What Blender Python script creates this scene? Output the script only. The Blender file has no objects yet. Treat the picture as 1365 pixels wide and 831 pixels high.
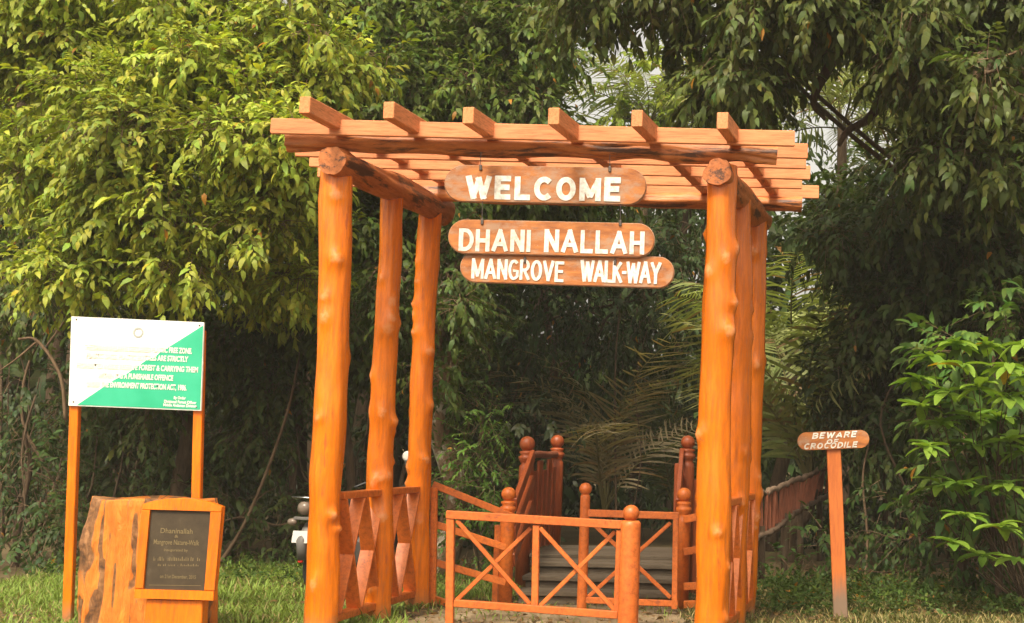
import bpy, math, random
import numpy as np
from mathutils import Matrix, Vector, noise as mnoise
random.seed(7)
RNG = np.random.default_rng(11)
SC = bpy.context.scene
COL = SC.collection
rad = math.radians

# ------------------------------------------------------------------ camera
F, CX, CY, W, H = 1800.0, 1000.0, 415.5, 1365.0, 831.0
PITCH, ROLL, CAMH = 5.85, 1.2, 1.5
cam = bpy.data.cameras.new("camera")
cam.sensor_width = 36.0
cam.lens = F / W * 36.0
cam.shift_x = -(CX - W / 2) / W
cam.clip_end = 2000
cam_o = bpy.data.objects.new("camera", cam)
COL.objects.link(cam_o)
MROT = Matrix.Rotation(rad(90 + PITCH), 3, 'X') @ Matrix.Rotation(rad(ROLL), 3, 'Z')
cam_o.matrix_world = Matrix.Translation((0, 0, CAMH)) @ MROT.to_4x4()
SC.camera = cam_o

# ------------------------------------------------------------------ sky, sun, exposure
SUN_EL, SUN_AZ = 52.0, 196.0          # azimuth clockwise from +Y (the way the camera looks)
world = bpy.data.worlds.new("World")
SC.world = world
world.use_nodes = True
wn = world.node_tree
bg = wn.nodes['Background']
sky = wn.nodes.new('ShaderNodeTexSky')
sky.sky_type = 'NISHITA'
sky.sun_disc = False
sky.sun_elevation = rad(SUN_EL)
sky.sun_rotation = rad(SUN_AZ)
sky.air_density = 1.0
sky.dust_density = 6.0
sky.ozone_density = 0.6
hs = wn.nodes.new('ShaderNodeHueSaturation')      # hazy bright overcast: the blue is washed out evenly
hs.inputs['Saturation'].default_value = 0.22
wm_ = wn.nodes.new('ShaderNodeMix')
wm_.data_type = 'RGBA'
wm_.blend_type = 'MULTIPLY'
wm_.inputs[0].default_value = 1.0
wm_.inputs[7].default_value = (1.0, .92, .78, 1)
wn.links.new(sky.outputs[0], hs.inputs['Color'])
wn.links.new(hs.outputs[0], wm_.inputs[6])
wn.links.new(wm_.outputs[2], bg.inputs[0])
bg.inputs[1].default_value = 0.15
sl = bpy.data.lights.new("sun", 'SUN')
sl.energy = 2.1
sl.angle = rad(11.0)
sl.color = (1.0, 0.90, 0.72)
so = bpy.data.objects.new("sun", sl)
COL.objects.link(so)
sd = Vector((math.sin(rad(SUN_AZ)) * math.cos(rad(SUN_EL)), math.cos(rad(SUN_AZ)) * math.cos(rad(SUN_EL)), math.sin(rad(SUN_EL))))
so.rotation_euler = sd.to_track_quat('Z', 'Y').to_euler()
so.location = sd * 60
SC.view_settings.view_transform = 'Standard'
SC.view_settings.look = 'None'
SC.view_settings.gamma = 1.0
SC.view_settings.exposure = 0.95
SC.view_settings.use_curve_mapping = False
SC.cycles.use_denoising = True
SC.cycles.max_bounces = 8
SC.cycles.transparent_max_bounces = 4
SC.cycles.caustics_reflective = False
SC.cycles.caustics_refractive = False

# ------------------------------------------------------------------ helpers
def ray(px, py):
    return MROT @ Vector(((px - CX) / F, -(py - CY) / F, -1.0))
def P(px, py, D):
    """point seen at pixel px,py standing D metres down the path"""
    d = ray(px, py)
    t = D / d.y
    return Vector((d.x * t, D, CAMH + d.z * t))
def X(px, D):
    return P(px, 600, D).x
PPM = lambda D: F / D

def mat(name, col=(.5, .5, .5), rough=.5, spec=.4):
    m = bpy.data.materials.new(name)
    m.use_nodes = True
    b = m.node_tree.nodes['Principled BSDF']
    b.inputs['Base Color'].default_value = (*col, 1)
    b.inputs['Roughness'].default_value = rough
    b.inputs['Specular IOR Level'].default_value = spec
    return m, m.node_tree, b

def ramp(nt, src, stops):
    r = nt.nodes.new('ShaderNodeValToRGB')
    el = r.color_ramp.elements
    while len(el) < len(stops):
        el.new(0.5)
    for e, (p, c) in zip(el, stops):
        e.position = p
        e.color = (*c, 1) if len(c) == 3 else c
    nt.links.new(src, r.inputs[0])
    return r.outputs[0]

def noise(nt, scale=(1, 1, 1), s=5, detail=6, rough=.6, dist=0.0):
    tc = nt.nodes.new('ShaderNodeTexCoord')
    mp = nt.nodes.new('ShaderNodeMapping')
    mp.inputs['Scale'].default_value = scale
    n = nt.nodes.new('ShaderNodeTexNoise')
    n.inputs['Scale'].default_value = s
    n.inputs['Detail'].default_value = detail
    n.inputs['Roughness'].default_value = rough
    n.inputs['Distortion'].default_value = dist
    nt.links.new(tc.outputs['Object'], mp.inputs[0])
    nt.links.new(mp.outputs[0], n.inputs[0])
    return n.outputs[0]

def mix(nt, fac, a, b, mode='MIX'):
    m = nt.nodes.new('ShaderNodeMix')
    m.data_type = 'RGBA'
    m.blend_type = mode
    for sock, v in ((m.inputs[0], fac), (m.inputs[6], a), (m.inputs[7], b)):
        if hasattr(v, 'is_linked'):
            nt.links.new(v, sock)
        else:
            sock.default_value = (*v, 1) if isinstance(v, tuple) else v
    return m.outputs[2]

def bump(nt, b, src, strength=.3, dist=.01):
    bp = nt.nodes.new('ShaderNodeBump')
    bp.inputs['Strength'].default_value = strength
    bp.inputs['Distance'].default_value = dist
    nt.links.new(src, bp.inputs['Height'])
    nt.links.new(bp.outputs[0], b.inputs['Normal'])

def paint(name, col, col2, grain=(6, 6, .6), rough=.35, wear=None, wear_amt=.62, bstr=.25, mud=False):
    """brush painted timber: uneven coat, grain showing through, worn spots"""
    m, nt, b = mat(name, col, rough)
    n1 = noise(nt, (1, 1, 1), 2.3, 5, .6)
    c = mix(nt, ramp(nt, n1, [(.35, (0, 0, 0)), (.7, (1, 1, 1))]), col, col2)
    g = noise(nt, grain, 9, 8, .7)
    c = mix(nt, ramp(nt, g, [(.35, (.72, .72, .72)), (.6, (1, 1, 1))]), (0, 0, 0), c, 'MIX') if False else mix(nt, 1.0, c, ramp(nt, g, [(.28, (.52, .47, .42)), (.50, (.92, .91, .90)), (.62, (1.04, 1.04, 1.04))]), 'MULTIPLY')
    if wear:
        w = noise(nt, (grain[0] * .4, grain[1] * .4, grain[2] * .6), 6, 8, .72)
        c = mix(nt, ramp(nt, w, [(wear_amt, (0, 0, 0)), (wear_amt + .06, (1, 1, 1))]), c, wear)
    oi = nt.nodes.new('ShaderNodeObjectInfo')                       # no two timbers took the paint alike
    c = mix(nt, 1.0, c, ramp(nt, oi.outputs['Random'], [(0, (.84, .82, .80)), (1, (1.06, 1.06, 1.08))]), 'MULTIPLY')
    if mud:                                                         # paler tone over the knots
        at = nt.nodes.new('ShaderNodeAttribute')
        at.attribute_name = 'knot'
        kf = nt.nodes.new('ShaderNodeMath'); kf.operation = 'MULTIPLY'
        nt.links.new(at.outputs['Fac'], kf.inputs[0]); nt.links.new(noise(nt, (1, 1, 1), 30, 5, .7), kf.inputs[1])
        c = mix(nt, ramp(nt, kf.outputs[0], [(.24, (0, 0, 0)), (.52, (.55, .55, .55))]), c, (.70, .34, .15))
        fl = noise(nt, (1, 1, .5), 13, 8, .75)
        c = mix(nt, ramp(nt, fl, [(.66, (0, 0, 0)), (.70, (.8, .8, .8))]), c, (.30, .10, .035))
    if mud:                                                         # soil splashed up the foot of the posts
        tc = nt.nodes.new('ShaderNodeTexCoord')
        sp = nt.nodes.new('ShaderNodeSeparateXYZ')
        nt.links.new(tc.outputs['Object'], sp.inputs[0])
        ad = nt.nodes.new('ShaderNodeMath'); ad.operation = 'MULTIPLY_ADD'
        ad.inputs[1].default_value = .5
        nt.links.new(n1, ad.inputs[0]); nt.links.new(sp.outputs[2], ad.inputs[2])
        c = mix(nt, ramp(nt, ad.outputs[0], [(.26, (.75, .75, .75)), (.44, (0, 0, 0))]), c, (.24, .15, .085))
    nt.links.new(c, b.inputs['Base Color'])
    rr = ramp(nt, g, [(.2, (rough + .18,) * 3), (.7, (rough - .05,) * 3)])
    nt.links.new(rr, b.inputs['Roughness'])
    bump(nt, b, g, bstr, .006)
    return m

def link(o, parent=None):
    COL.objects.link(o)
    if parent is not None:
        o.parent = parent
        o.matrix_parent_inverse = parent.matrix_basis.inverted()
    return o

def empty(name, loc, label, cat, group=None):
    o = bpy.data.objects.new(name, None)
    o.location = loc
    o.empty_display_size = .2
    COL.objects.link(o)
    tag(o, label, cat, group)
    return o

def tag(o, label=None, cat=None, group=None, kind=None):
    for k, v in (('label', label), ('category', cat), ('group', group), ('kind', kind)):
        if v:
            o[k] = v
    return o

def mesh(name, verts, faces, m, parent=None, smooth=False):
    me = bpy.data.meshes.new(name)
    me.from_pydata([tuple(v) for v in verts], [], faces)
    me.materials.append(m)
    if smooth:
        me.polygons.foreach_set('use_smooth', [True] * len(me.polygons))
    me.update()
    return link(bpy.data.objects.new(name, me), parent)

class MB:
    """collects shapes for one mesh object"""
    def __init__(s):
        s.v, s.f = [], []
    def add(s, v, f):
        o = len(s.v)
        s.v += [Vector(x) for x in v]
        s.f += [tuple(i + o for i in q) for q in f]
        return s
    def bar(s, p0, p1, w, h, up=(0, 0, 1), ch=.006):
        """chamfered timber from p0 to p1: w across, h along up"""
        p0, p1 = Vector(p0), Vector(p1)
        d = (p1 - p0).normalized()
        side = d.cross(Vector(up)).normalized()
        u = side.cross(d).normalized()
        a, b = w / 2, h / 2
        c = min(ch, a * .5, b * .5)
        pr = [(-a + c, -b), (a - c, -b), (a, -b + c), (a, b - c), (a - c, b), (-a + c, b), (-a, b - c), (-a, -b + c)]
        L = (p1 - p0).length
        e = min(c, L * .3)
        k = [1 - c / max(a, b) * .9] * 2
        v = []
        for t, sc in ((0, k[0]), (e, 1), (L - e, 1), (L, k[1])):
            v += [p0 + d * t + side * (x * sc) + u * (y * sc) for x, y in pr]
        f = [tuple(reversed(range(8)))]
        for r in range(3):
            for i in range(8):
                j = (i + 1) % 8
                f.append((r * 8 + i, r * 8 + j, r * 8 + 8 + j, r * 8 + 8 + i))
        f.append(tuple(range(24, 32)))
        return s.add(v, f)
    def lathe(s, base, prof, seg=20, axis=(0, 0, 1)):
        """prof: list of (radius, height)"""
        ax = Vector(axis).normalized()
        x = ax.orthogonal().normalized()
        y = ax.cross(x)
        base = Vector(base)
        v, f = [], []
        for r, z in prof:
            for i in range(seg):
                a = 2 * math.pi * i / seg
                v.append(base + ax * z + x * (r * math.cos(a)) + y * (r * math.sin(a)))
        for k in range(len(prof) - 1):
            for i in range(seg):
                j = (i + 1) % seg
                f.append((k * seg + i, k * seg + j, (k + 1) * seg + j, (k + 1) * seg + i))
        f.append(tuple(reversed(range(seg))))
        f.append(tuple(range((len(prof) - 1) * seg, len(prof) * seg)))
        return s.add(v, f)
    def tube(s, pts, radii, seg=8):
        pts = [Vector(p) for p in pts]
        if not hasattr(radii, '__len__'):
            radii = [radii] * len(pts)
        t = (pts[1] - pts[0]).normalized()
        x = t.orthogonal().normalized()
        v, f = [], []
        for k, p in enumerate(pts):
            t = (pts[min(k + 1, len(pts) - 1)] - pts[max(k - 1, 0)]).normalized()
            x = (x - t * x.dot(t)).normalized()
            y = t.cross(x)
            for i in range(seg):
                a = 2 * math.pi * i / seg
                v.append(p + x * (radii[k] * math.cos(a)) + y * (radii[k] * math.sin(a)))
        for k in range(len(pts) - 1):
            for i in range(seg):
                j = (i + 1) % seg
                f.append((k * seg + i, k * seg + j, (k + 1) * seg + j, (k + 1) * seg + i))
        f.append(tuple(reversed(range(seg))))
        f.append(tuple(range((len(pts) - 1) * seg, len(pts) * seg)))
        return s.add(v, f)
    def build(s, name, m, parent=None, smooth=False):
        return mesh(name, s.v, s.f, m, parent, smooth)

def smooth_path(pts, n):
    """Catmull-Rom through pts"""
    pts = [Vector(p) for p in pts]
    q = [pts[0] * 2 - pts[1]] + pts + [pts[-1] * 2 - pts[-2]]
    out = []
    for k in range(len(pts) - 1):
        a, b, c, d = q[k:k + 4]
        for i in range(n):
            t = i / n
            out.append(.5 * ((2 * b) + (c - a) * t + (2 * a - 5 * b + 4 * c - d) * t * t + (3 * b - a - 3 * c + d) * t ** 3))
    out.append(pts[-1])
    return out

def log(name, pts, r0, r1, m, parent=None, seed=0, seg=40, per=14, knots=7, rough=.05, knot_h=1.0, split=0.0):
    """a peeled natural trunk: wandering, ridged, with knots"""
    rg = np.random.default_rng(seed)
    path = smooth_path(pts, per)
    n = len(path)
    ph = rg.uniform(0, 6.28, 8)
    kn = [(rg.uniform(.04, .97), rg.uniform(0, 6.28), rg.uniform(.08, .30) * knot_h, rg.uniform(.03, .07), rg.uniform(.3, .6)) for _ in range(knots)]
    L = sum((path[i + 1] - path[i]).length for i in range(n - 1))
    t = (path[1] - path[0]).normalized()
    x = t.orthogonal().normalized()
    v, f, kv = [], [], []
    so_ = seed * 3.7
    for k, p in enumerate(path):
        u = k / (n - 1)
        t = (path[min(k + 1, n - 1)] - path[max(k - 1, 0)]).normalized()
        x = (x - t * x.dot(t)).normalized()
        y = t.cross(x)
        R = r0 + (r1 - r0) * u
        for i in range(seg):
            a = 2 * math.pi * i / seg
            g = 1 + rough * (.6 * math.sin(2 * a + ph[0] + 4 * u) + .5 * math.sin(3 * a + ph[1] - 6 * u) + .35 * math.sin(5 * a + ph[2] + 9 * u)
                             + .6 * math.sin(u * L * 4.1 + ph[3]) + .4 * math.sin(u * L * 9.7 + ph[4] + a))
            cs, sn = math.cos(a), math.sin(a)
            g += rough * .9 * mnoise.noise((cs * 2.2 + so_, sn * 2.2, u * L * 2.2)) + rough * .55 * mnoise.noise((cs * 6 + so_, sn * 6, u * L * 3.5 + 9))
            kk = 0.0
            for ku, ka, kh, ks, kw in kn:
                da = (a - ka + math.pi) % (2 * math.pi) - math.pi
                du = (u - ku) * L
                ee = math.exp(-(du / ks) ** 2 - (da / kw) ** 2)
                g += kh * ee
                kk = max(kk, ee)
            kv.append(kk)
            if split:                                # drying cracks and torn bark along the trunk
                for q in range(3):
                    ca = ph[5 + q] + .5 * math.sin(u * L * (1.3 + q) + ph[q])
                    da = (a - ca + math.pi) % (2 * math.pi) - math.pi
                    g -= split * max(0, math.sin(u * L * (1.9 + .7 * q) + ph[q + 1])) * math.exp(-(da / .16) ** 2)
            v.append(p + x * (R * g * math.cos(a)) + y * (R * g * math.sin(a)))
    for k in range(n - 1):
        for i in range(seg):
            j = (i + 1) % seg
            f.append((k * seg + i, k * seg + j, (k + 1) * seg + j, (k + 1) * seg + i))
    # end caps with their own vertices so that the saw cut stays crisp
    for base, rev in ((0, True), ((n - 1) * seg, False)):
        o = len(v)
        v += [v[base + i].copy() for i in range(seg)]
        f.append(tuple(reversed(range(o, o + seg))) if rev else tuple(range(o, o + seg)))
    me_o = mesh(name, v, f, m, parent, True)
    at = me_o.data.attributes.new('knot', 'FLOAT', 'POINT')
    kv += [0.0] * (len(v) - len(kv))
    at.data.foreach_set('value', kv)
    return me_o

def stadium(w, h, n=12):
    r = h / 2
    pts = []
    for i in range(n + 1):
        a = -math.pi / 2 + math.pi * i / n
        pts.append((w / 2 - r + r * math.cos(a), r * math.sin(a)))
    for i in range(n + 1):
        a = math.pi / 2 + math.pi * i / n
        pts.append((-w / 2 + r + r * math.cos(a), r * math.sin(a)))
    return pts

def slab(name, outline, o, u, v, n, th, m, parent=None, bev=.006):
    """extrude a 2-D outline (metres along u,v about o) th thick towards -n, front edge eased"""
    k = len(outline)
    ox = sum(p[0] for p in outline) / k
    oy = sum(p[1] for p in outline) / k
    def ring(dz, inset):
        r = []
        for a, b in outline:
            dx, dy = a - ox, b - oy
            l = math.hypot(dx, dy)
            s = 1 - inset / l if l > 0 else 1
            r.append(o + u * (ox + dx * s) + v * (oy + dy * s) + n * dz)
        return r
    V = ring(0, bev) + ring(-bev, 0) + ring(-th + bev, 0) + ring(-th, bev)
    f = [tuple(range(k))]
    for r in range(3):
        for i in range(k):
            j = (i + 1) % k
            f.append((r * k + i, r * k + k + i, r * k + k + j, r * k + j))
    f.append(tuple(reversed(range(3 * k, 4 * k))))
    return mesh(name, V, f, m, parent)

def text(name, s, o, u, v, n, x0, x1, y0, cap, m, parent, bold=.02, lift=.003, spacing=1.0, shear=0.0):
    """lettering painted on a board: string s from x0 to x1 along u, baseline y0, capital height cap"""
    cu = bpy.data.curves.new(name, 'FONT')
    cu.body = s
    cu.size = 1.0
    cu.offset = bold
    cu.space_character = spacing
    cu.shear = shear
    cu.resolution_u = 4
    t = bpy.data.objects.new(name + "_curve", cu)
    COL.objects.link(t)
    bpy.context.view_layer.update()
    me = bpy.data.meshes.new_from_object(t.evaluated_get(bpy.context.evaluated_depsgraph_get()))
    bpy.data.objects.remove(t)
    bpy.data.curves.remove(cu)
    co = np.empty(len(me.vertices) * 3)
    me.vertices.foreach_get('co', co)
    co = co.reshape(-1, 3)
    mn, mx = co[:, 0].min(), co[:, 0].max()
    capref = .729 + bold
    X_ = x0 + (co[:, 0] - mn) / (mx - mn) * (x1 - x0)
    Y_ = y0 + (co[:, 1] + bold) / (capref + bold) * cap
    w = np.array(o)[None] + np.outer(X_, np.array(u)) + np.outer(Y_, np.array(v)) + np.array(n)[None] * lift
    me.vertices.foreach_set('co', w.ravel())
    me.materials.clear()
    me.materials.append(m)
    me.update()
    me.name = name
    return link(bpy.data.objects.new(name, me), parent)

def _arc(cx, cy, rx, ry, a0, a1, n=10):
    return [(cx + rx * math.cos(rad(a0 + (a1 - a0) * i / n)), cy + ry * math.sin(rad(a0 + (a1 - a0) * i / n))) for i in range(n + 1)]
# hand painted block capitals: width, then strokes in a box of that width and height 1 (stroke centre lines)
GLYPH = {
    'A': (.70, [[(0, 0), (.35, 1)], [(.35, 1), (.70, 0)], [(.12, .30), (.58, .30)]]),
    'B': (.58, [[(0, 0), (0, 1)], [(0, 1)] + _arc(.30, .76, .26, .24, 90, -90, 8) + [(0, .52)], [(0, .52)] + _arc(.30, .26, .30, .26, 90, -90, 8) + [(0, 0)]]),
    'C': (.60, [_arc(.34, .5, .34, .5, 48, 312, 16)]),
    'D': (.60, [[(0, 0), (0, 1)], [(0, 1), (.2, 1)] + _arc(.24, .5, .38, .5, 90, -90, 12) + [(0, 0)]]),
    'E': (.50, [[(0, 0), (0, 1)], [(0, 1), (.50, 1)], [(0, .52), (.44, .52)], [(0, 0), (.50, 0)]]),
    'F': (.50, [[(0, 0), (0, 1)], [(0, 1), (.50, 1)], [(0, .52), (.42, .52)]]),
    'G': (.62, [_arc(.34, .5, .34, .5, 50, 300, 16) + [(.62, .14), (.62, .44), (.36, .44)]]),
    'H': (.58, [[(0, 0), (0, 1)], [(.58, 0), (.58, 1)], [(0, .5), (.58, .5)]]),
    'I': (.02, [[(0, 0), (0, 1)]]),
    'K': (.56, [[(0, 0), (0, 1)], [(0, .42), (.54, 1)], [(.16, .56), (.58, 0)]]),
    'L': (.48, [[(0, 1), (0, 0)], [(0, 0), (.48, 0)]]),
    'M': (.74, [[(0, 0), (0, 1)], [(.74, 0), (.74, 1)], [(0, 1), (.37, .12)], [(.37, .12), (.74, 1)]]),
    'N': (.58, [[(0, 0), (0, 1)], [(.58, 0), (.58, 1)], [(0, 1), (.58, 0)]]),
    'O': (.66, [_arc(.33, .5, .33, .5, 0, 360, 22)]),
    'R': (.58, [[(0, 0), (0, 1)], [(0, 1)] + _arc(.28, .75, .27, .25, 90, -90, 8) + [(0, .5)], [(.24, .5), (.58, 0)]]),
    'V': (.66, [[(0, 1), (.33, 0)], [(.33, 0), (.66, 1)]]),
    'W': (.92, [[(0, 1), (.23, 0)], [(.23, 0), (.46, .92)], [(.46, .92), (.69, 0)], [(.69, 0), (.92, 1)]]),
    'Y': (.64, [[(0, 1), (.32, .46)], [(.64, 1), (.32, .46)], [(.32, .5), (.32, 0)]]),
    '-': (.16, [[(0, .47), (.16, .47)]]),
}
def block_text(name, s, o, u, v, n, x0, x1, y0, cap, m, parent, weight=.20, gap=.34, lift=.003, shear=0.0, seed=1):
    """brush painted capitals, strokes of slightly uneven weight, fitted between x0 and x1"""
    rg = np.random.default_rng(seed)
    tot = sum(GLYPH[c][0] for c in s) + gap * (len(s) - 1) + weight
    V, Fc, k = [], [], 0
    x = weight / 2
    sx = (x1 - x0) / tot
    for c in s:
        w, strokes = GLYPH[c]
        jy = rg.normal(0, .012)
        for st in strokes:
            pts = [(a * 1.0, b * (1 - weight) + weight / 2) for a, b in st]
            k += 1
            wt = weight * rg.uniform(.93, 1.07)
            N = len(pts)
            o0 = len(V)
            closed = math.hypot(pts[0][0] - pts[-1][0], pts[0][1] - pts[-1][1]) < .01
            for i, (a, b) in enumerate(pts):
                pa = pts[i - 1] if i else (pts[-2] if closed else pts[0])
                pb = pts[i + 1] if i < N - 1 else (pts[1] if closed else pts[-1])
                dx, dy = (pb[0] - pa[0]) * sx, (pb[1] - pa[1]) * cap
                l = math.hypot(dx, dy) or 1
                dx, dy = dx / l, dy / l
                ext = 0
                if not closed and i in (0, N - 1):
                    ext = (-1 if i == 0 else 1) * wt * .42 * cap * (abs(dy) if abs(dy) > .9 else (.3 if abs(dx) < .97 else 1.0))
                hw = wt * cap * .5
                for sg in (-1, 1):
                    X_ = x0 + (x + a) * sx + dx * ext - dy * hw * sg
                    Y_ = y0 + (b + jy) * cap + dy * ext + dx * hw * sg
                    X_ += shear * (Y_ - y0)
                    V.append(o + u * X_ + v * min(max(Y_, y0 - .03 * cap), y0 + 1.03 * cap) + n * (lift + .00025 * k))
            for i in range(N - 1):
                q = o0 + i * 2
                Fc.append((q, q + 2, q + 3, q + 1))
        x += w + gap
    return mesh(name, V, Fc, m, parent)

# ------------------------------------------------------------------ materials
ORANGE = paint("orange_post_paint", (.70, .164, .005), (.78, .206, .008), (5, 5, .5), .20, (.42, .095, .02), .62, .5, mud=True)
ORANGE2 = paint("orange_beam_paint", (.44, .135, .030), (.62, .24, .075), (.5, 3, 3), .42, (.085, .032, .014), .515, .9)
ORANGE_SIDE = paint("orange_side_beam_paint", (.42, .12, .026), (.54, .18, .045), (3, .5, 3), .45, (.085, .032, .014), .515, .9)
SALMON = paint("salmon_batten_paint", (.66, .235, .085), (.74, .29, .12), (.5, 7, 7), .55, (.33, .115, .05), .60, .4)
SALMON_R = paint("salmon_rafter_paint", (.64, .225, .075), (.72, .275, .11), (7, .5, 7), .55, (.33, .115, .05), .60, .4)
RAIL = paint("orange_rail_paint", (.60, .14, .018), (.68, .185, .03), (3, 3, 3), .38, (.36, .09, .03), .61, .3)
GATEP = paint("orange_brown_gate_paint", (.52, .125, .022), (.60, .16, .032), (3, 3, 3), .36, (.30, .075, .028), .60, .3)
REDB = paint("red_brown_newel_paint", (.30, .062, .016), (.37, .085, .022), (5, 5, .7), .36, (.24, .05, .02), .70, .25)
DARKB = paint("weathered_red_brown_slat", (.22, .065, .028), (.30, .09, .04), (5, 5, .8), .6, (.10, .04, .02), .62, .5)
TREAD = paint("grey_weathered_tread", (.105, .080, .052), (.15, .115, .078), (.7, 6, 6), .8, (.06, .042, .028), .60, .6)
TWIG = paint("grey_brown_twig_rail", (.15, .095, .06), (.23, .155, .10), (2, 2, 2), .8, (.09, .05, .03), .6, .8)
WHITE_T = paint("white_lettering_paint", (.66, .63, .56), (.74, .72, .66), (3, 3, 3), .6, (.46, .33, .22), .64, .2)
METAL, _, _b = mat("dark_hook_iron", (.10, .08, .07), .5)
_b.inputs['Metallic'].default_value = .7

def sign_wood():
    m, nt, b = mat("worn_orange_sign_board", (.5, .2, .05), .55)
    g = noise(nt, (1.2, 5, 5), 4, 8, .7, .4)
    c = ramp(nt, g, [(.30, (.17, .052, .015)), (.47, (.33, .105, .022)), (.66, (.46, .165, .035))])
    w = noise(nt, (1.6, 3, 3), 3.1, 8, .7)
    c = mix(nt, ramp(nt, w, [(.48, (0, 0, 0)), (.62, (.85, .85, .85))]), c, (.33, .20, .125))
    w2 = noise(nt, (2, 2, 2), 21, 6, .7)
    c = mix(nt, ramp(nt, w2, [(.62, (0, 0, 0)), (.72, (.6, .6, .6))]), c, (.45, .34, .25))
    nt.links.new(c, b.inputs['Base Color'])
    bump(nt, b, g, .4, .005)
    return m
SIGNW = sign_wood()
EDGE_W = paint("pale_sign_rim", (.46, .29, .19), (.36, .17, .08), (3, 3, 3), .6, None, .6, .2)

def bark(name, c0, c1, c2, s=(4, 4, 1), sc=4, patch=None):
    m, nt, b = mat(name, c0, .85, .2)
    g = noise(nt, s, sc, 9, .7, .3)
    c = ramp(nt, g, [(.3, c0), (.5, c1), (.7, c2)])
    if patch:
        w = noise(nt, (1, 1, .7), 5.0, 6, .6)
        c = mix(nt, ramp(nt, w, [(.52, (0, 0, 0)), (.58, (1, 1, 1))]), c, patch)
    nt.links.new(c, b.inputs['Base Color'])
    bump(nt, b, g, .9, .03)
    return m
BARK = bark("brown_bark", (.045, .028, .016), (.085, .055, .032), (.13, .09, .055))
BARK_L = bark("lichen_mottled_bark", (.10, .055, .03), (.15, .09, .05), (.22, .15, .09), (3, 3, 1.5), 5, (.36, .31, .24))
STEM = bark("pale_liana_bark", (.10, .06, .035), (.17, .11, .065), (.25, .17, .10))

def leafmat(name, trans=.34, rough=.5):
    m, nt, b = mat(name, (.1, .15, .03), rough, .25)
    at = nt.nodes.new('ShaderNodeAttribute')
    at.attribute_name = 'tint'
    n = noise(nt, (1, 1, 1), 14, 3, .6)
    c = mix(nt, 1.0, at.outputs['Color'], ramp(nt, n, [(.3, (.82, .82, .82)), (.7, (1.12, 1.12, 1.05))]), 'MULTIPLY')
    nt.links.new(c, b.inputs['Base Color'])
    tr = nt.nodes.new('ShaderNodeBsdfTranslucent')
    tc = mix(nt, 1.0, c, (1.25, 1.30, .55), 'MULTIPLY')
    nt.links.new(tc, tr.inputs[0])
    ms = nt.nodes.new('ShaderNodeMixShader')
    ms.inputs[0].default_value = trans
    nt.links.new(b.outputs[0], ms.inputs[1])
    nt.links.new(tr.outputs[0], ms.inputs[2])
    nt.links.new(ms.outputs[0], nt.nodes['Material Output'].inputs[0])
    return m
LEAF = leafmat("leaf")
GRASSM = leafmat("grass_blade", .3, .55)

# ------------------------------------------------------------------ leaf machinery (numpy)
def nrm(a):
    return a / np.maximum(np.linalg.norm(a, axis=-1, keepdims=True), 1e-9)

LEAFQ = ((0, 0), (.30, .44), (.30, -.44), (.64, .37), (.64, -.37), (1, 0))
def leaf_mesh(name, pos, d, up, ln, wd, tint, m, parent=None, curl=.22):
    """every leaf: six vertices, ovate, bent along its length. All arrays are per leaf."""
    n = len(pos)
    d = nrm(d)
    side = nrm(np.cross(d, up))
    nu = np.cross(side, d)
    V = np.empty((n, 6, 3), np.float32)
    for k, (t, s) in enumerate(LEAFQ):
        V[:, k] = pos + d * (ln * t)[:, None] + side * (wd * s)[:, None] + nu * (ln * (-curl * t * t + (.10 if s else 0)))[:, None]
    me = bpy.data.meshes.new(name)
    me.vertices.add(n * 6)
    me.vertices.foreach_set('co', V.ravel())
    base = (np.arange(n) * 6)[:, None]
    loops = (base + np.array([0, 2, 1, 1, 2, 4, 3, 3, 4, 5])[None]).ravel()
    me.loops.add(len(loops))
    me.loops.foreach_set('vertex_index', loops.astype(np.int32))
    me.polygons.add(n * 3)
    st = (np.arange(n) * 10)[:, None] + np.array([0, 3, 7])[None]
    me.polygons.foreach_set('loop_start', st.ravel().astype(np.int32))
    me.materials.append(m)
    a = me.attributes.new('tint', 'FLOAT_COLOR', 'POINT')
    c = np.ones((n, 6, 4), np.float32)
    c[:, :, :3] = tint[:, None, :]
    a.data.foreach_set('color', c.ravel())
    me.update(calc_edges=True)
    return link(bpy.data.objects.new(name, me), parent)

def tints(n, base, rg, var=.28, yellow=.0, grp=None, gk=1):
    """n leaf colours about base; grp = per spray multiplier"""
    b = np.array(base)[None] * (1 + rg.normal(0, var * .5, (n, 1)))
    h = rg.normal(0, .12, n)
    b[:, 0] *= 1 + h
    b[:, 2] *= 1 - h * .5
    if grp is not None:
        b *= np.repeat(grp, gk)[:, None]
    if yellow:
        y = rg.random(n) < yellow
        b[y] = np.array([[.38, .17, .02]]) * rg.uniform(.6, 1.2, (y.sum(), 1))
    return np.clip(b, .004, .8)

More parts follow.
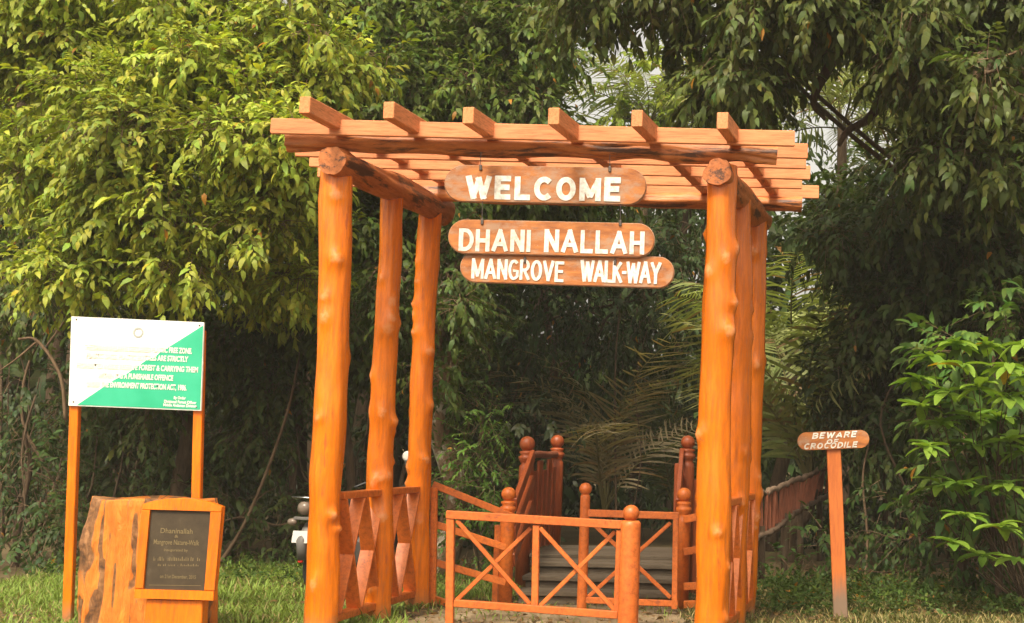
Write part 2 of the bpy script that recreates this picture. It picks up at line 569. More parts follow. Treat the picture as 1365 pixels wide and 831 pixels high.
DENS = 2.2
def sprays(centers, radii, per_m2, rg, leaf_len, K=11, droop=.7, twig=.42, base=(.1, .15, .03), yellow=.004, aspect=.42, flat=.0, shell=.55, skip=None):
    """twigs of alternate leaves through the outer part of each clump ellipsoid"""
    O, N, R_ = [], [], []
    for c, r in zip(centers, radii):
        c, r = np.array(c), np.array(r)
        cnt = max(3, int(DENS * per_m2 * math.pi * (r[0] * r[2])))
        q = nrm(rg.normal(size=(cnt, 3)))
        u = shell + (1 - shell) * rg.random((cnt, 1)) ** .6
        # lumpy shell
        lump = 1 + .22 * np.sin(q[:, :1] * 5 + c[0] * 3) * np.sin(q[:, 2:3] * 6 + c[2] * 5 + 1)
        O.append(c + q * r * u * lump)
        N.append(nrm(q / r))
        R_.append(np.full(cnt, rg.uniform(.82, 1.15)))
    O, N, R_ = np.concatenate(O), np.concatenate(N), np.concatenate(R_)
    if skip is not None:
        k = ~skip(O)
        O, N, R_ = O[k], N[k], R_[k]
    S = len(O)
    down = np.array([[0, 0, -1.0]])
    d = nrm(N * .9 + down * droop * rg.uniform(.3, 1.2, (S, 1)) + rg.normal(0, .35, (S, 3)))
    side = nrm(np.cross(d, np.array([[0, 0, 1.0]]) + rg.normal(0, .25, (S, 3))))
    L = twig * rg.uniform(.6, 1.3, S)
    k = np.arange(K)
    t = (k + .6) / K
    sgn = np.where(k % 2 == 0, 1.0, -1.0)
    ang = np.radians(62 - 50 * t)                                     # tip leaves point forward
    bend = down * (t ** 2)[None, :, None].reshape(1, K, 1) * 1.0
    pos = O[:, None] + d[:, None] * (L[:, None] * t[None])[..., None] + bend * (L * .35 * droop)[:, None, None]
    ld = d[:, None] * np.cos(ang)[None, :, None] + side[:, None] * (sgn * np.sin(ang))[None, :, None] + down[:, None] * (droop * .75) + rg.normal(0, .22, (S, K, 3))
    upv = np.array([0, 0, 1.0])[None, None] * .8 + N[:, None] * .7 + rg.normal(0, .35, (S, K, 3))
    ln = leaf_len * rg.uniform(.45, 1.25, (S, K)) * rg.uniform(.8, 1.15, (S, 1))
    n = S * K
    grp = R_ * rg.uniform(.75, 1.25, S)
    tint = tints(n, base, rg, .26, yellow, grp, K)
    ends = O + d * L[:, None] + down * (L * .35 * droop)[:, None]
    return dict(pos=pos.reshape(-1, 3), d=ld.reshape(-1, 3), up=upv.reshape(-1, 3), ln=ln.ravel(), wd=ln.ravel() * aspect, tint=tint), (O - d * .25 * L[:, None], ends)

def twig_mesh(name, A, B, r, m, parent):
    """three-sided tapering twigs, one mesh"""
    n = len(A)
    t = nrm(B - A)
    x = nrm(np.cross(t, np.array([[.3, .2, 1.0]])))
    y = np.cross(t, x)
    V = np.empty((n, 6, 3))
    for i in range(3):
        a = 2 * math.pi * i / 3
        o = x * math.cos(a) + y * math.sin(a)
        V[:, i] = A + o * r
        V[:, 3 + i] = B + o * r * .35
    F_ = (np.arange(n) * 6)[:, None, None] + np.array([[0, 1, 4, 3], [1, 2, 5, 4], [2, 0, 3, 5]])[None]
    me = bpy.data.meshes.new(name)
    me.vertices.add(n * 6)
    me.vertices.foreach_set('co', V.ravel().astype(np.float32))
    me.loops.add(n * 12)
    me.loops.foreach_set('vertex_index', F_.ravel().astype(np.int32))
    me.polygons.add(n * 3)
    me.polygons.foreach_set('loop_start', (np.arange(n * 3) * 4).astype(np.int32))
    me.materials.append(m)
    me.update(calc_edges=True)
    return link(bpy.data.objects.new(name, me), parent)

def scatter(zones, n, rx, ry, seed, keep=None):
    """n small flattened leaf tiers scattered through broad zones (px,py,D,rx,ry)"""
    rg = np.random.default_rng(seed)
    w = np.array([z[3] * z[4] for z in zones], float)
    out = []
    for i in rg.choice(len(zones), n, p=w / w.sum()):
        px, py, D, a, b = zones[i][:5]
        t, r = rg.uniform(0, 6.28), math.sqrt(rg.random())
        k = rg.uniform(.7, 1.3)
        x_, y_ = px + a * r * math.cos(t), py + b * r * math.sin(t)
        if keep and not keep(x_, y_):
            continue
        out.append((x_, y_, D + rg.normal(0, .45), rg.uniform(*rx) * k, rg.uniform(*ry) * k))
    return out

def clump_px(lst):
    """(px,py,D,rx,ry[,rz m]) -> centre, radii in metres"""
    C, R = [], []
    for c in lst:
        px, py, D, rx, ry = c[:5]
        C.append(tuple(P(px, py, D)))
        a, b = rx / PPM(D), ry / PPM(D)
        R.append((a, c[5] if len(c) > 5 else .75 * min(a, b) + .15, b))
    return C, R

def wander(a, b, n, amp, rg):
    a, b = Vector(a), Vector(b)
    pts = [a + (b - a) * (i / n) for i in range(n + 1)]
    for i in range(1, n):
        pts[i] += Vector(rg.normal(0, amp, 3))
    return smooth_path(pts, 4)

def tree(name, base_px, clumps, label, seed, leaf_len=.12, per=26, K=11, base=(.1, .15, .03), trunk_r=.16, bark_m=None, group=None,
         fork=.35, cat='tree', twigs=True, **kw):
    """trunk with limbs reaching into each clump, crown of leafy twigs"""
    rg = np.random.default_rng(seed)
    px, D = base_px
    foot = Vector((X(px, D), D, -.05))
    C, R = clump_px(clumps)
    root = empty(name, (foot.x, foot.y, 0), label, cat, group)
    mb = MB()
    cen = Vector(np.mean(np.array(C), axis=0))
    top = Vector((foot.x * .5 + cen.x * .5, foot.y * .5 + cen.y * .5, max(c[2] for c in C)))
    forkp = foot + (top - foot) * fork
    tp = wander(foot, forkp, 3, trunk_r * .4, rg) + wander(forkp, top, 3, trunk_r * .8, rg)[1:]
    nn = len(tp)
    mb.tube(tp, [trunk_r * (1.15 - .95 * i / (nn - 1)) for i in range(nn)], 10)
    step = max(1, len(C) // 11)
    for c, r in list(zip(C, R))[::step]:
        c = Vector(c)
        i0 = min(nn - 2, max(2, int(nn * rg.uniform(.5, .9))))
        br = wander(tp[i0], c, 3, .10, rg)
        br = br + wander(br[-1], c + Vector((rg.normal(0, r[0] * .4), rg.normal(0, r[1] * .3), rg.normal(0, r[2] * .3))), 2, .05, rg)[1:]
        mb.tube(br, [trunk_r * (.20 - .165 * k / (len(br) - 1)) for k in range(len(br))], 6)
    mb.build('trunk', bark_m or BARK, root, True)
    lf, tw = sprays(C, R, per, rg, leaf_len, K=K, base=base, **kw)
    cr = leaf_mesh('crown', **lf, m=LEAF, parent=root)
    cr['kind'] = 'stuff'
    if twigs:
        t = twig_mesh('twigs', tw[0], tw[1], .004, STEM, cr)
        t['kind'] = 'stuff'
    return root
#@@SETTING
# ------------------------------------------------------------------ ground
def ground():
    m, nt, b = mat("ground_soil", (.12, .09, .05), .95, .1)
    n1 = noise(nt, (1, 1, 1), .7, 8, .65)
    n2 = noise(nt, (1, 1, 1), 22, 8, .7)
    c = ramp(nt, n1, [(.3, (.075, .055, .03)), (.5, (.12, .09, .05)), (.7, (.16, .125, .07))])
    c = mix(nt, 1.0, c, ramp(nt, n2, [(.3, (.6, .6, .6)), (.7, (1.25, 1.2, 1.1))]), 'MULTIPLY')
    nt.links.new(c, b.inputs['Base Color'])
    bump(nt, b, n2, .6, .03)
    s = 500
    o = mesh('ground', [(-s, -s, 0), (s, -s, 0), (s, s, 0), (-s, s, 0)], [(0, 1, 2, 3)], m)
    tag(o, kind='structure')
    # the trodden sandy path through the gate
    m, nt, b = mat("sandy_path_soil", (.3, .22, .13), .95, .1)
    n1 = noise(nt, (1, 1, 1), 3, 8, .65)
    n2 = noise(nt, (1, 1, 1), 40, 6, .7)
    c = ramp(nt, n1, [(.32, (.20, .145, .085)), (.5, (.30, .225, .135)), (.7, (.38, .30, .19))])
    c = mix(nt, 1.0, c, ramp(nt, n2, [(.35, (.7, .7, .7)), (.65, (1.1, 1.1, 1.1))]), 'MULTIPLY')
    nt.links.new(c, b.inputs['Base Color'])
    bump(nt, b, n2, .6, .02)
    pts_l = [(-2.95, 4.0), (-2.95, 9.5), (-2.85, 11), (-2.75, 12.3), (-2.45, 13.0)]
    pts_r = [(-.35, 4.0), (-.35, 9.5), (-.45, 11), (-.5, 12.3), (-.7, 13.0)]
    rg = np.random.default_rng(3)
    v, f = [], []
    L = [p for p in smooth_path([(a, b_, .006) for a, b_ in pts_l], 8)]
    R = [p for p in smooth_path([(a, b_, .006) for a, b_ in pts_r], 8)]
    for a, b_ in zip(L, R):
        v += [a + Vector((rg.normal(0, .05), 0, 0)), b_ + Vector((rg.normal(0, .05), 0, 0))]
    for i in range(len(L) - 1):
        f.append((2 * i, 2 * i + 1, 2 * i + 3, 2 * i + 2))
    o = mesh('path', v, f, m)
    tag(o, kind='structure')
ground()

# ------------------------------------------------------------------ pergola gateway
DF, DR, DM = 10.6, 12.6, 11.62
perg = empty('pergola', (-1.7, 11.6, 0), 'orange log pergola gateway with rafters across the walkway entrance', 'pergola')
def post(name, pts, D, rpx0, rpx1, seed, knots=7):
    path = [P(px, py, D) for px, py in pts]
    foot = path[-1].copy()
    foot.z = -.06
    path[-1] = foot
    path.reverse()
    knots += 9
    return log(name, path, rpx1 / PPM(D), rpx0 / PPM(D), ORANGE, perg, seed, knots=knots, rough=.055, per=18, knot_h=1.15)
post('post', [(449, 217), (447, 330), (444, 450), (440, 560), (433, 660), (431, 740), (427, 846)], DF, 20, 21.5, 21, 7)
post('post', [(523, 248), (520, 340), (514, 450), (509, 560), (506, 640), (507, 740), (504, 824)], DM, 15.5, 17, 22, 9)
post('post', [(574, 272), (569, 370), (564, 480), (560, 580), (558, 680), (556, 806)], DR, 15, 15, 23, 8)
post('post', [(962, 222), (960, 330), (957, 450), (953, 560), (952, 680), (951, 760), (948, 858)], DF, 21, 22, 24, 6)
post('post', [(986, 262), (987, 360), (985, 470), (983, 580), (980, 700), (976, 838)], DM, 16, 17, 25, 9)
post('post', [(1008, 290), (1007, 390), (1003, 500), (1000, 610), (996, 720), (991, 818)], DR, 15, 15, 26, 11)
log('side_beam', [P(443, 214, 10.42), P(492, 236, 11.0), P(532, 254, 11.7), P(574, 276, 12.55), P(592, 283, 12.9)], .115, .12, ORANGE_SIDE, perg, 31, knots=9, rough=.08, split=.16)
log('side_beam', [P(957, 229, 10.42), P(972, 247, 11.0), P(988, 265, 11.7), P(1007, 287, 12.55), P(1013, 294, 12.85)], .105, .12, ORANGE_SIDE, perg, 32, knots=9, rough=.08, split=.16)
log('front_beam', [P(384, 189, DF), P(450, 188, DF), P(520, 193, DF), P(590, 192, DF), P(660, 197, DF), P(740, 195, DF), P(800, 200, DF), P(860, 198, DF), P(920, 205, DF), P(980, 203, DF), P(1036, 208, DF)], .082, .072, ORANGE2, perg, 33, knots=14, rough=.13, split=.30, per=12, seg=40)
log('rear_beam', [P(548, 258, DR), P(700, 262, DR), P(850, 266, DR), P(980, 270, DR), P(1069, 273, DR)], .074, .072, ORANGE2, perg, 34, knots=14, rough=.13, split=.30, per=12, seg=40)
dv = ray(1300, 606)
dv = Vector((dv.x / dv.y, 1, 0))
for k, (px, py) in enumerate([(406, 140), (518, 147), (624, 154), (738, 155), (849, 158), (963, 161)]):
    a = P(px, py, 9.92 + .03 * (k % 3))
    b_ = a + dv * (2.95 - .04 * (k % 2))
    MB().bar(a, b_, .088, .13).build('rafter', SALMON_R, perg)
BZ = [(10.42, 362, 1052), (10.84, 366, 1070), (11.26, 372, 1068), (11.70, 392, 1074), (12.14, 404, 1063), (12.58, 410, 1086)]
for k, (D, xa, xb) in enumerate(BZ):
    a, b_ = P(xa, 161, 10.42), P(xb, 178, 10.42)
    zl, zr = 3.953 + .004 * (k % 2), 3.935 + .004 * ((k + 1) % 2)
    a = Vector((X(xa, D), D, zl)) if k else Vector((a.x, D, zl))
    b_ = Vector((X(xb, D), D, zr))
    MB().bar(a, b_, .034, .125).build('batten', SALMON, perg)

def lattice(pf, pr, n, seedv):
    """side railing: top and bottom rails with crossed wide boards between them"""
    zt, zb = 1.075, .16
    top = MB().bar((pf.x, pf.y, zt), (pr.x, pr.y, zt), .10, .055).build('side_railing', RAIL, perg)
    MB().bar((pf.x, pf.y, zb - .03), (pr.x, pr.y, zb - .03), .10, .06).build('bottom_rail', RAIL, top)
    d = (pr - pf) / n
    for i in range(n):
        a = pf + d * (i + .06)
        b2 = pf + d * (i + .94)
        for (q0, q1) in ((a, b2), (b2, a)):
            dx = .0 if q0 is a else .004
            MB().bar((q0.x + dx, q0.y, zb), (q1.x + dx, q1.y, zt - .03), .115, .02, up=(0, 1, 0), ch=.003).build('cross_board', RAIL, top)
fl, fr_ = P(440, 700, DF), P(559, 700, DR)
lattice(Vector((fl.x + .02, DF + .12, 0)), Vector((fr_.x - .03, DR - .1, 0)), 4, 1)
fl, fr_ = P(953, 700, DF), P(996, 700, DR)
lattice(Vector((fl.x + .06, DF + .12, 0)), Vector((fr_.x + .02, DR - .1, 0)), 4, 2)

# ------------------------------------------------------------------ hanging signs
def frame_of(pl, pr, D0, D1=None):
    a, b_ = P(*pl, D0), P(*pr, D1 or D0)
    u = (b_ - a).normalized()
    n = Vector((0, -1, 0))
    n = (n - u * n.dot(u)).normalized()
    v = n.cross(u).normalized()
    if v.z < 0:
        v = -v
    return (a + b_) / 2, u, v, n, (b_ - a).length

def hung_sign(name, pl, pr, hpx, D, words, label, hang, hook_px):
    o, u, v, n, w = frame_of(pl, pr, D)
    h = hpx / PPM(D)
    root = empty(name, o - v * h / 2, label, 'sign')
    out = stadium(w, h, 14)
    slab('rim', out, o - n * .004, u, v, n, .030, EDGE_W, root, .006)
    face = slab('board', stadium(w - .012, h - .012, 14), o + n * .004, u, v, n, .02, SIGNW, root, .003)
    s = 1 / PPM(D)
    for (t, xa, xb, ya, yb, bold, sp) in words:
        pa = P(xa, ya, D) - o
        pb = P(xb, ya, D) - o
        block_text('lettering', t, o + n * .004, u, v, n, pa.dot(u), pb.dot(u), pa.dot(v), (ya - yb) * s, WHITE_T, root, bold, sp)
    for hx, ytop, ybot in hook_px:
        c = P(hx, ybot, D)
        MB().bar(c + n * .010 + v * .022, c + n * .010 - v * .022, .022, .012, up=n).build('hook', METAL, root)
        top = P(hx, ytop, D)
        MB().tube([c + n * .012 + v * .02, (c + top) / 2 + n * .006, top], .0035, 5).build('hanging_wire', METAL, root)
    return root
SD = 10.50
hung_sign('welcome_sign', (592, 244), (862, 249), 51, SD, [('WELCOME', 621, 827, 266, 233, .235, .42)],
          'round ended WELCOME board hanging topmost from the log beam', .1, [(641, 203, 224), (813, 206, 226)])
hung_sign('name_sign', (597, 315), (873, 321), 47, SD, [('DHANI', 612, 707, 335, 304, .18, .36), ('NALLAH', 726, 858, 337, 305, .18, .36)],
          'round ended DHANI NALLAH board hanging below the welcome board', .1, [(643, 268, 296), (827, 272, 298)])
hung_sign('walkway_sign', (613, 355), (899, 364), 43, SD + .034, [('MANGROVE', 629, 751, 372, 344, .145, .30), ('WALK-WAY', 774, 880, 376, 346, .14, .20)],
          'orange MANGROVE WALKWAY board, lowest of the hanging boards', .1, [(700, 338, 347), (820, 340, 350)])

# ------------------------------------------------------------------ barriers in the gateway
def ball_post(root, name, base, ztop, r, rb, m, collar=True):
    prof = [(r * .98, 0), (r, .02), (r, ztop * .5), (r * .98, ztop - .10)]
    if collar:
        prof += [(r * .98, ztop - .05), (r * 1.0, ztop - .02), (r * .8, ztop)]
    else:
        prof += [(r * .98, ztop - .02), (r * .7, ztop)]
    ob = MB().lathe(base, prof, 24).build(name, m, root, True)
    c = Vector(base) + Vector((0, 0, ztop + rb * .86))
    pr = [(rb * math.sin(math.pi * k / 14) + .0005, -rb * math.cos(math.pi * k / 14)) for k in range(15)]
    MB().lathe(c, pr, 20).build('ball_finial', m, ob, True)
    return ob

def at_ground(px, py, D):
    p = P(px, py, D)
    return p

B1 = empty('gate_barrier', P(715, 820, 11.4), 'low orange barrier with two crossed bays ending in a thick round ball post', 'barrier')
D = 11.4
def B(a, b_, w, h, nm, root, D0, D1=None, up=(0, 0, 1), m=GATEP):
    return MB().bar(P(*a, D0), P(*b_, D1 or D0), w, h, up=up, ch=.005).build(nm, m, root)
B((596, 686), (834, 700), .075, .068, 'top_rail', B1, D, 11.25)
p = P(601, 690, D); q = P(600, 826, D); q.z = -.03
MB().bar(p, q, .065, .065, up=(0, 1, 0)).build('stile', GATEP, B1)
B((715, 700), (713, 809), .055, .05, 'stile', B1, D - .07, None, (0, 1, 0))
B((826, 707), (822, 820), .05, .05, 'stile', B1, D - .14, None, (0, 1, 0))
B((606, 804), (824, 820), .06, .06, 'bottom_rail', B1, D, 11.25)
for a, b_, dd in (((609, 694), (707, 806), -.02), ((708, 704), (608, 801), .012), ((720, 704), (820, 814), -.10), ((820, 709), (720, 808), -.068)):
    B(a, b_, .03, .036, 'brace', B1, D + dd)
bp = P(839, 760, 11.2); bp.z = 0
zt = P(841, 694, 11.2).z
ball_post(B1, 'ball_post', bp, zt, 13.5 / PPM(11.2), 11 / PPM(11.2), GATEP)

B2 = empty('gate_barrier', P(840, 806, 12.4), 'narrower orange barrier with one crossed bay in front of the steps', 'barrier')
D = 12.4
B((783, 684), (905, 688), .06, .065, 'top_rail', B2, D)
B((780, 800), (904, 805), .05, .055, 'bottom_rail', B2, D)
B((901, 690), (899, 812), .05, .05, 'stile', B2, D - .003, None, (0, 1, 0))
B((787, 695), (894, 797), .03, .036, 'brace', B2, D - .02)
B((894, 697), (784, 796), .03, .036, 'brace', B2, D + .014)
bp = P(777, 760, 12.4); bp.z = 0
ball_post(B2, 'ball_post', bp, P(777, 659, 12.4).z, 6.6 / PPM(12.4), 8.2 / PPM(12.4), GATEP)

# ------------------------------------------------------------------ boardwalk: stairs, deck, newels, rails
bw = empty('boardwalk', (-1.55, 13.6, 0), 'raised timber boardwalk with plank steps and red brown newel posts', 'boardwalk')
xl, xr = X(694, 13.0), X(906, 13.0)
for k, (y0, z) in enumerate([(12.98, .105), (13.36, .21), (13.74, .315)]):
    for j in range(2):
        MB().bar((xl + .02 * random.random(), y0 + .09 + j * .19, z), (xr - .02 * random.random(), y0 + .09 + j * .19, z + random.uniform(-.006, .006)), .178, .045).build('tread', TREAD, bw)
    MB().bar((xl + .03, y0 + .05, z / 1 - .066), (xr - .03, y0 + .05, z - .066), .02, .075).build('riser', TREAD, bw)
dk = MB().bar((xl + .06, 14.1, .26), (xl + .06, 15.5, .26), .08, .16).build('deck_frame', TWIG, bw)
MB().bar((xr - .06, 14.1, .26), (xr - .06, 15.5, .26), .08, .16).build('joist', TWIG, dk)
for k in range(3):                      # then the walkway turns off to the right
    MB().bar((xr + .16 + k * .165, 14.32, .364), (xr + .17 + k * .165 + random.uniform(-.01, .01), 15.5 + k * .09, .366), .152, .04).build('deck_plank', TREAD, dk)
for k in range(8):
    y = 14.2 + k * .165
    s = 0
    MB().bar((xl - .03 + s + random.uniform(-.03, .03), y, .365 + random.uniform(-.004, .004)), (xr + .05 + s + random.uniform(-.03, .03), y + random.uniform(-.01, .01), .365), .152, .04).build('deck_plank', TREAD, dk)
MB().bar((xl, 14.09, .30), (xr, 14.09, .30), .03, .10).build('riser', TREAD, bw)

def newel(ball, D, rb_px, rp_px, base_z=0.0, m=REDB):
    c = P(*ball, D)
    rb, rp = rb_px / PPM(D), rp_px / PPM(D)
    zt = c.z - rb * .86
    base = Vector((c.x, D, base_z))
    h = zt - base_z
    prof = [(rp, 0), (rp, h - .20), (rp * .95, h - .16), (rp * .72, h - .14), (rp * .9, h - .115), (rp * 1.12, h - .085), (rp * 1.12, h - .065), (rp * .8, h - .045), (rp * 1.02, h - .025), (rp * .98, h - .012), (rp * .6, h)]
    ob = MB().lathe(base, prof, 22).build('newel_post', m, bw, True)
    pr = [(rb * math.sin(math.pi * k / 14) + .0005, -rb * math.cos(math.pi * k / 14)) for k in range(15)]
    MB().lathe(c, pr, 20).build('ball_finial', m, ob, True)
    return c
NL1 = newel((678, 659), 12.95, 9.5, 9.5, 0, RAIL)
NL2 = newel((703, 592), 14.25, 10.2, 9.8, .0)
NL3 = newel((743, 589), 15.6, 9.0, 9.0, .0)
NR1 = newel((912, 660), 12.95, 9.5, 9.5, 0, RAIL)
NR2 = newel((917, 590), 14.25, 9.2, 9.5, .0)
NR3 = newel((913, 606), 15.6, 8.0, 8.0, .0)
for A, Bn, s in ((NL1, NL2, .06), (NR1, NR2, -.06)):
    for za, zb2 in ((-.10, -.12), (-.36, -.38), (-.62, -.64)):
        MB().bar(A + Vector((s, 0, za)), Bn + Vector((s, 0, zb2)), .045, .13).build('stair_rail', REDB, bw)
for A, Bn in ((NL2, NL3), (NR2, NR3)):
    tr = MB().tube(wander(A + Vector((0, 0, -.13)), Bn + Vector((0, 0, -.14)), 3, .01, RNG), .04, 10).build('deck_rail', DARKB, bw, True)
    for k in range(6):
        t = (k + .6) / 6.4
        c = A + (Bn - A) * t
        zt = c.z - .20 - .10 * (k % 2) + .02 * random.random()
        MB().bar((c.x, c.y, .40), (c.x + .01, c.y, zt), .03, .26, up=(0, 1, 0)).build('slat', REDB, tr)
# stringer boards beside the lower newels
MB().bar(P(666, 700, 13.02), Vector((P(666, 700, 13.02).x, 13.02, .0)), .09, .03, up=(0, 1, 0)).build('side_board', RAIL, bw)
MB().bar(P(905, 618, 14.4), Vector((P(905, 618, 14.4).x, 14.4, .0)), .09, .03, up=(0, 1, 0)).build('side_board', REDB, bw)
MB().bar(P(926, 640, 14.3), Vector((P(926, 640, 14.3).x, 14.3, .0)), .08, .03, up=(0, 1, 0)).build('side_board', REDB, bw)

# sloping wing fences between the pergola and the newels
wf = empty('wing_fence', P(625, 800, 12.75), 'orange fence with sloping rails joining the left log posts to the steps', 'fence')
D = 12.78
B((577, 646), (686, 690), .045, .065, 'rail', wf, D, 12.9, m=RAIL)
B((577, 698), (674, 730), .045, .065, 'rail', wf, D, 12.9, m=RAIL)
B((577, 749), (674, 777), .045, .065, 'rail', wf, D, 12.9, m=RAIL)
B((570, 796), (602, 806), .045, .06, 'rail', wf, D - .02, 12.7, m=RAIL)
p = P(579, 650, D - .05); q = Vector((P(577, 798, D - .05).x, D - .05, 0))
MB().bar(p, q, .06, .05, up=(0, 1, 0)).build('fence_post', RAIL, wf)
wf2 = empty('wing_fence', P(955, 800, 12.85), 'orange fence rails joining the steps to the right log posts', 'fence')
for ya, yb in ((693, 676), (736, 722), (782, 778), (806, 803)):
    B((912, ya), (992, yb), .045, .07, 'rail', wf2, 12.85, 12.7, m=RAIL)

# far railing of the walkway curving away on the right
fr = empty('walkway_railing', P(1040, 720, 16.2), 'dark slatted walkway railing with crooked branch rails curving away behind pergola', 'railing')
topp = [P(985, 668, 15.0), P(1010, 659, 15.5), P(1035, 652, 16.1), P(1056, 641, 16.8), P(1078, 634, 17.6), P(1095, 626, 18.5), P(1125, 622, 20)]
botp = [P(985, 733, 15.0), P(1010, 716, 15.5), P(1035, 704, 16.1), P(1054, 688, 16.8), P(1070, 678, 17.6), P(1087, 668, 18.5), P(1120, 655, 20)]
ts, bs = smooth_path(topp, 10), smooth_path(botp, 10)
rgw = np.random.default_rng(5)
for nm, pth, r in (('branch_rail', ts, .034), ('branch_rail', bs, .036)):
    MB().tube([p + Vector(rgw.normal(0, .012, 3)) for p in pth], [r * (1 + .15 * math.sin(i * 1.7)) for i in range(len(pth))], 8).build(nm, TWIG, fr, True)
acc = 0
for i in range(0, len(ts) - 1, 2):
    for s in (0.0,):
        a = ts[i].lerp(ts[i + 1], s)
        b_ = bs[i].lerp(bs[i + 1], s)
        dd = (b_ - a)
        MB().bar(a - dd * rgw.uniform(-.02, .03) + Vector((rgw.normal(0, .012), .03, 0)), a + dd * rgw.uniform(.88, 1.0) + Vector((0, .03, 0)), .042, .02, up=(0, 1, 0)).build('slat', DARKB, fr)
for i in (0, 12, 25, 38, 52):
    g = bs[min(i, len(bs) - 1)]
    MB().tube([(g.x, g.y + .05, g.z + .1), (g.x + .02, g.y + .05, -.3)], .04, 8).build('support_post', BARK, fr, True)

# ------------------------------------------------------------------ plastic free zone notice
def notice():
    D = 10.9
    tl, tr, br, bl = P(95, 422, D), P(272, 430, D), P(268, 548, D), P(91, 541, D)
    o = (tl + tr + br + bl) / 4
    u = ((tr - tl) + (br - bl)).normalized()
    n = Vector((0, -1, 0))
    n = (n - u * n.dot(u)).normalized()
    v = n.cross(u)
    if v.z < 0:
        v = -v
    root = empty('notice_board', (o.x, D, 0), 'white and green plastic free zone notice on two orange posts', 'sign')
    q = lambda p: ((p - o).dot(u), (p - o).dot(v))
    wm, nt, b = mat("white_printed_sheet", (.82, .82, .78), .35)
    nn = noise(nt, (1, 1, 1), 4, 4, .6)
    nt.links.new(ramp(nt, nn, [(.3, (.70, .68, .61)), (.6, (.84, .84, .80))]), b.inputs['Base Color'])
    gm, nt, b = mat("green_printed_sheet", (.03, .42, .23), .35)
    nn = noise(nt, (1, 1, 1), 3, 5, .6)
    nt.links.new(ramp(nt, nn, [(.3, (.020, .36, .19)), (.7, (.045, .44, .26))]), b.inputs['Base Color'])
    slab('board', [q(bl), q(br), q(tr), q(tl)], o, u, v, n, .022, wm, root, .002)
    # slightly stepped green field
    g = [P(103, 540, D), P(267, 546.5, D), P(271, 434, D), P(214, 470, D), P(206, 476, D), P(196, 480, D), P(170, 498, D), P(150, 508, D)]
    mesh('green_field', [p + n * .003 for p in g], [tuple(range(len(g)))], gm, root)
    tm, nt, b = mat("pale_print", (.68, .67, .60), .4)
    for s, xa, xb, y in (('THE DHANINALLAH IS DECLARED PLASTIC FREE ZONE.', 112, 256, 466), ('PLASTIC BAGS, PLASTIC BOTTLES ARE STRICTLY', 115, 251, 477.3),
                         ('PROHIBITED INSIDE RESERVE FOREST & CARRYING THEM', 102, 264, 490.2), ('WITHIN IT IS A PUNISHABLE OFFENCE', 130, 231, 503.8),
                         ('UNDER THE ENVIRONMENT PROTECTION ACT, 1986.', 115, 249, 515.4)):
        pa, pb = q(P(xa, y, D)), q(P(xb, y + (xb - xa) * .042, D))
        text('lettering', s, o, u, v, n, pa[0], pb[0], pa[1], 8.0 / PPM(D), tm, root, .04, .006)
    for s, xa, xb, y in (('By Order', 232, 248, 532.3), ('Divisional Forest Officer', 219, 262, 537.2), ('Middle Andaman Division', 218, 262, 541.8)):
        pa, pb = q(P(xa, y, D)), q(P(xb, y + (xb - xa) * .042, D))
        text('lettering', s, o, u, v, n, pa[0], pb[0], pa[1], 4.2 / PPM(D), wm, root, .03, .006)
    # round emblem
    em, _, _ = mat("grey_emblem_ink", (.36, .38, .35), .5)
    c = P(184.5, 443.5, D)
    ring = []
    for i in range(24):
        a = 2 * math.pi * i / 24
        ring.append((math.cos(a), math.sin(a)))
    r0, r1 = 6.8 / PPM(D), 4.6 / PPM(D)
    vv = [c + n * .004 + u * (x * r0 * (1 + .06 * (i % 2))) + v * (y * r0 * (1 + .06 * (i % 2))) for i, (x, y) in enumerate(ring)] + [c + n * .004 + u * (x * r1) + v * (y * r1) for x, y in ring]
    mesh('emblem', vv, [(i, (i + 1) % 24, 24 + (i + 1) % 24, 24 + i) for i in range(24)], em, root)
    for (a, b2) in (((100, 430), (86, 836)), ((264, 440), (255, 840))):
        p0 = P(*a, D) - n * .055
        p1 = P(*b2, D) - n * .055
        p1.z = -.05
        MB().bar(p0, p1, .072, .06, up=(0, 1, 0)).build('post', ORANGE, root)
    for px, py in ((102, 426), (266, 434), (98, 536), (262, 543)):
        c = P(px, py, D)
        MB().lathe(c, [(.007, 0), (.007, .004), (.003, .006)], 8, n).build('nail', METAL, root)
notice()

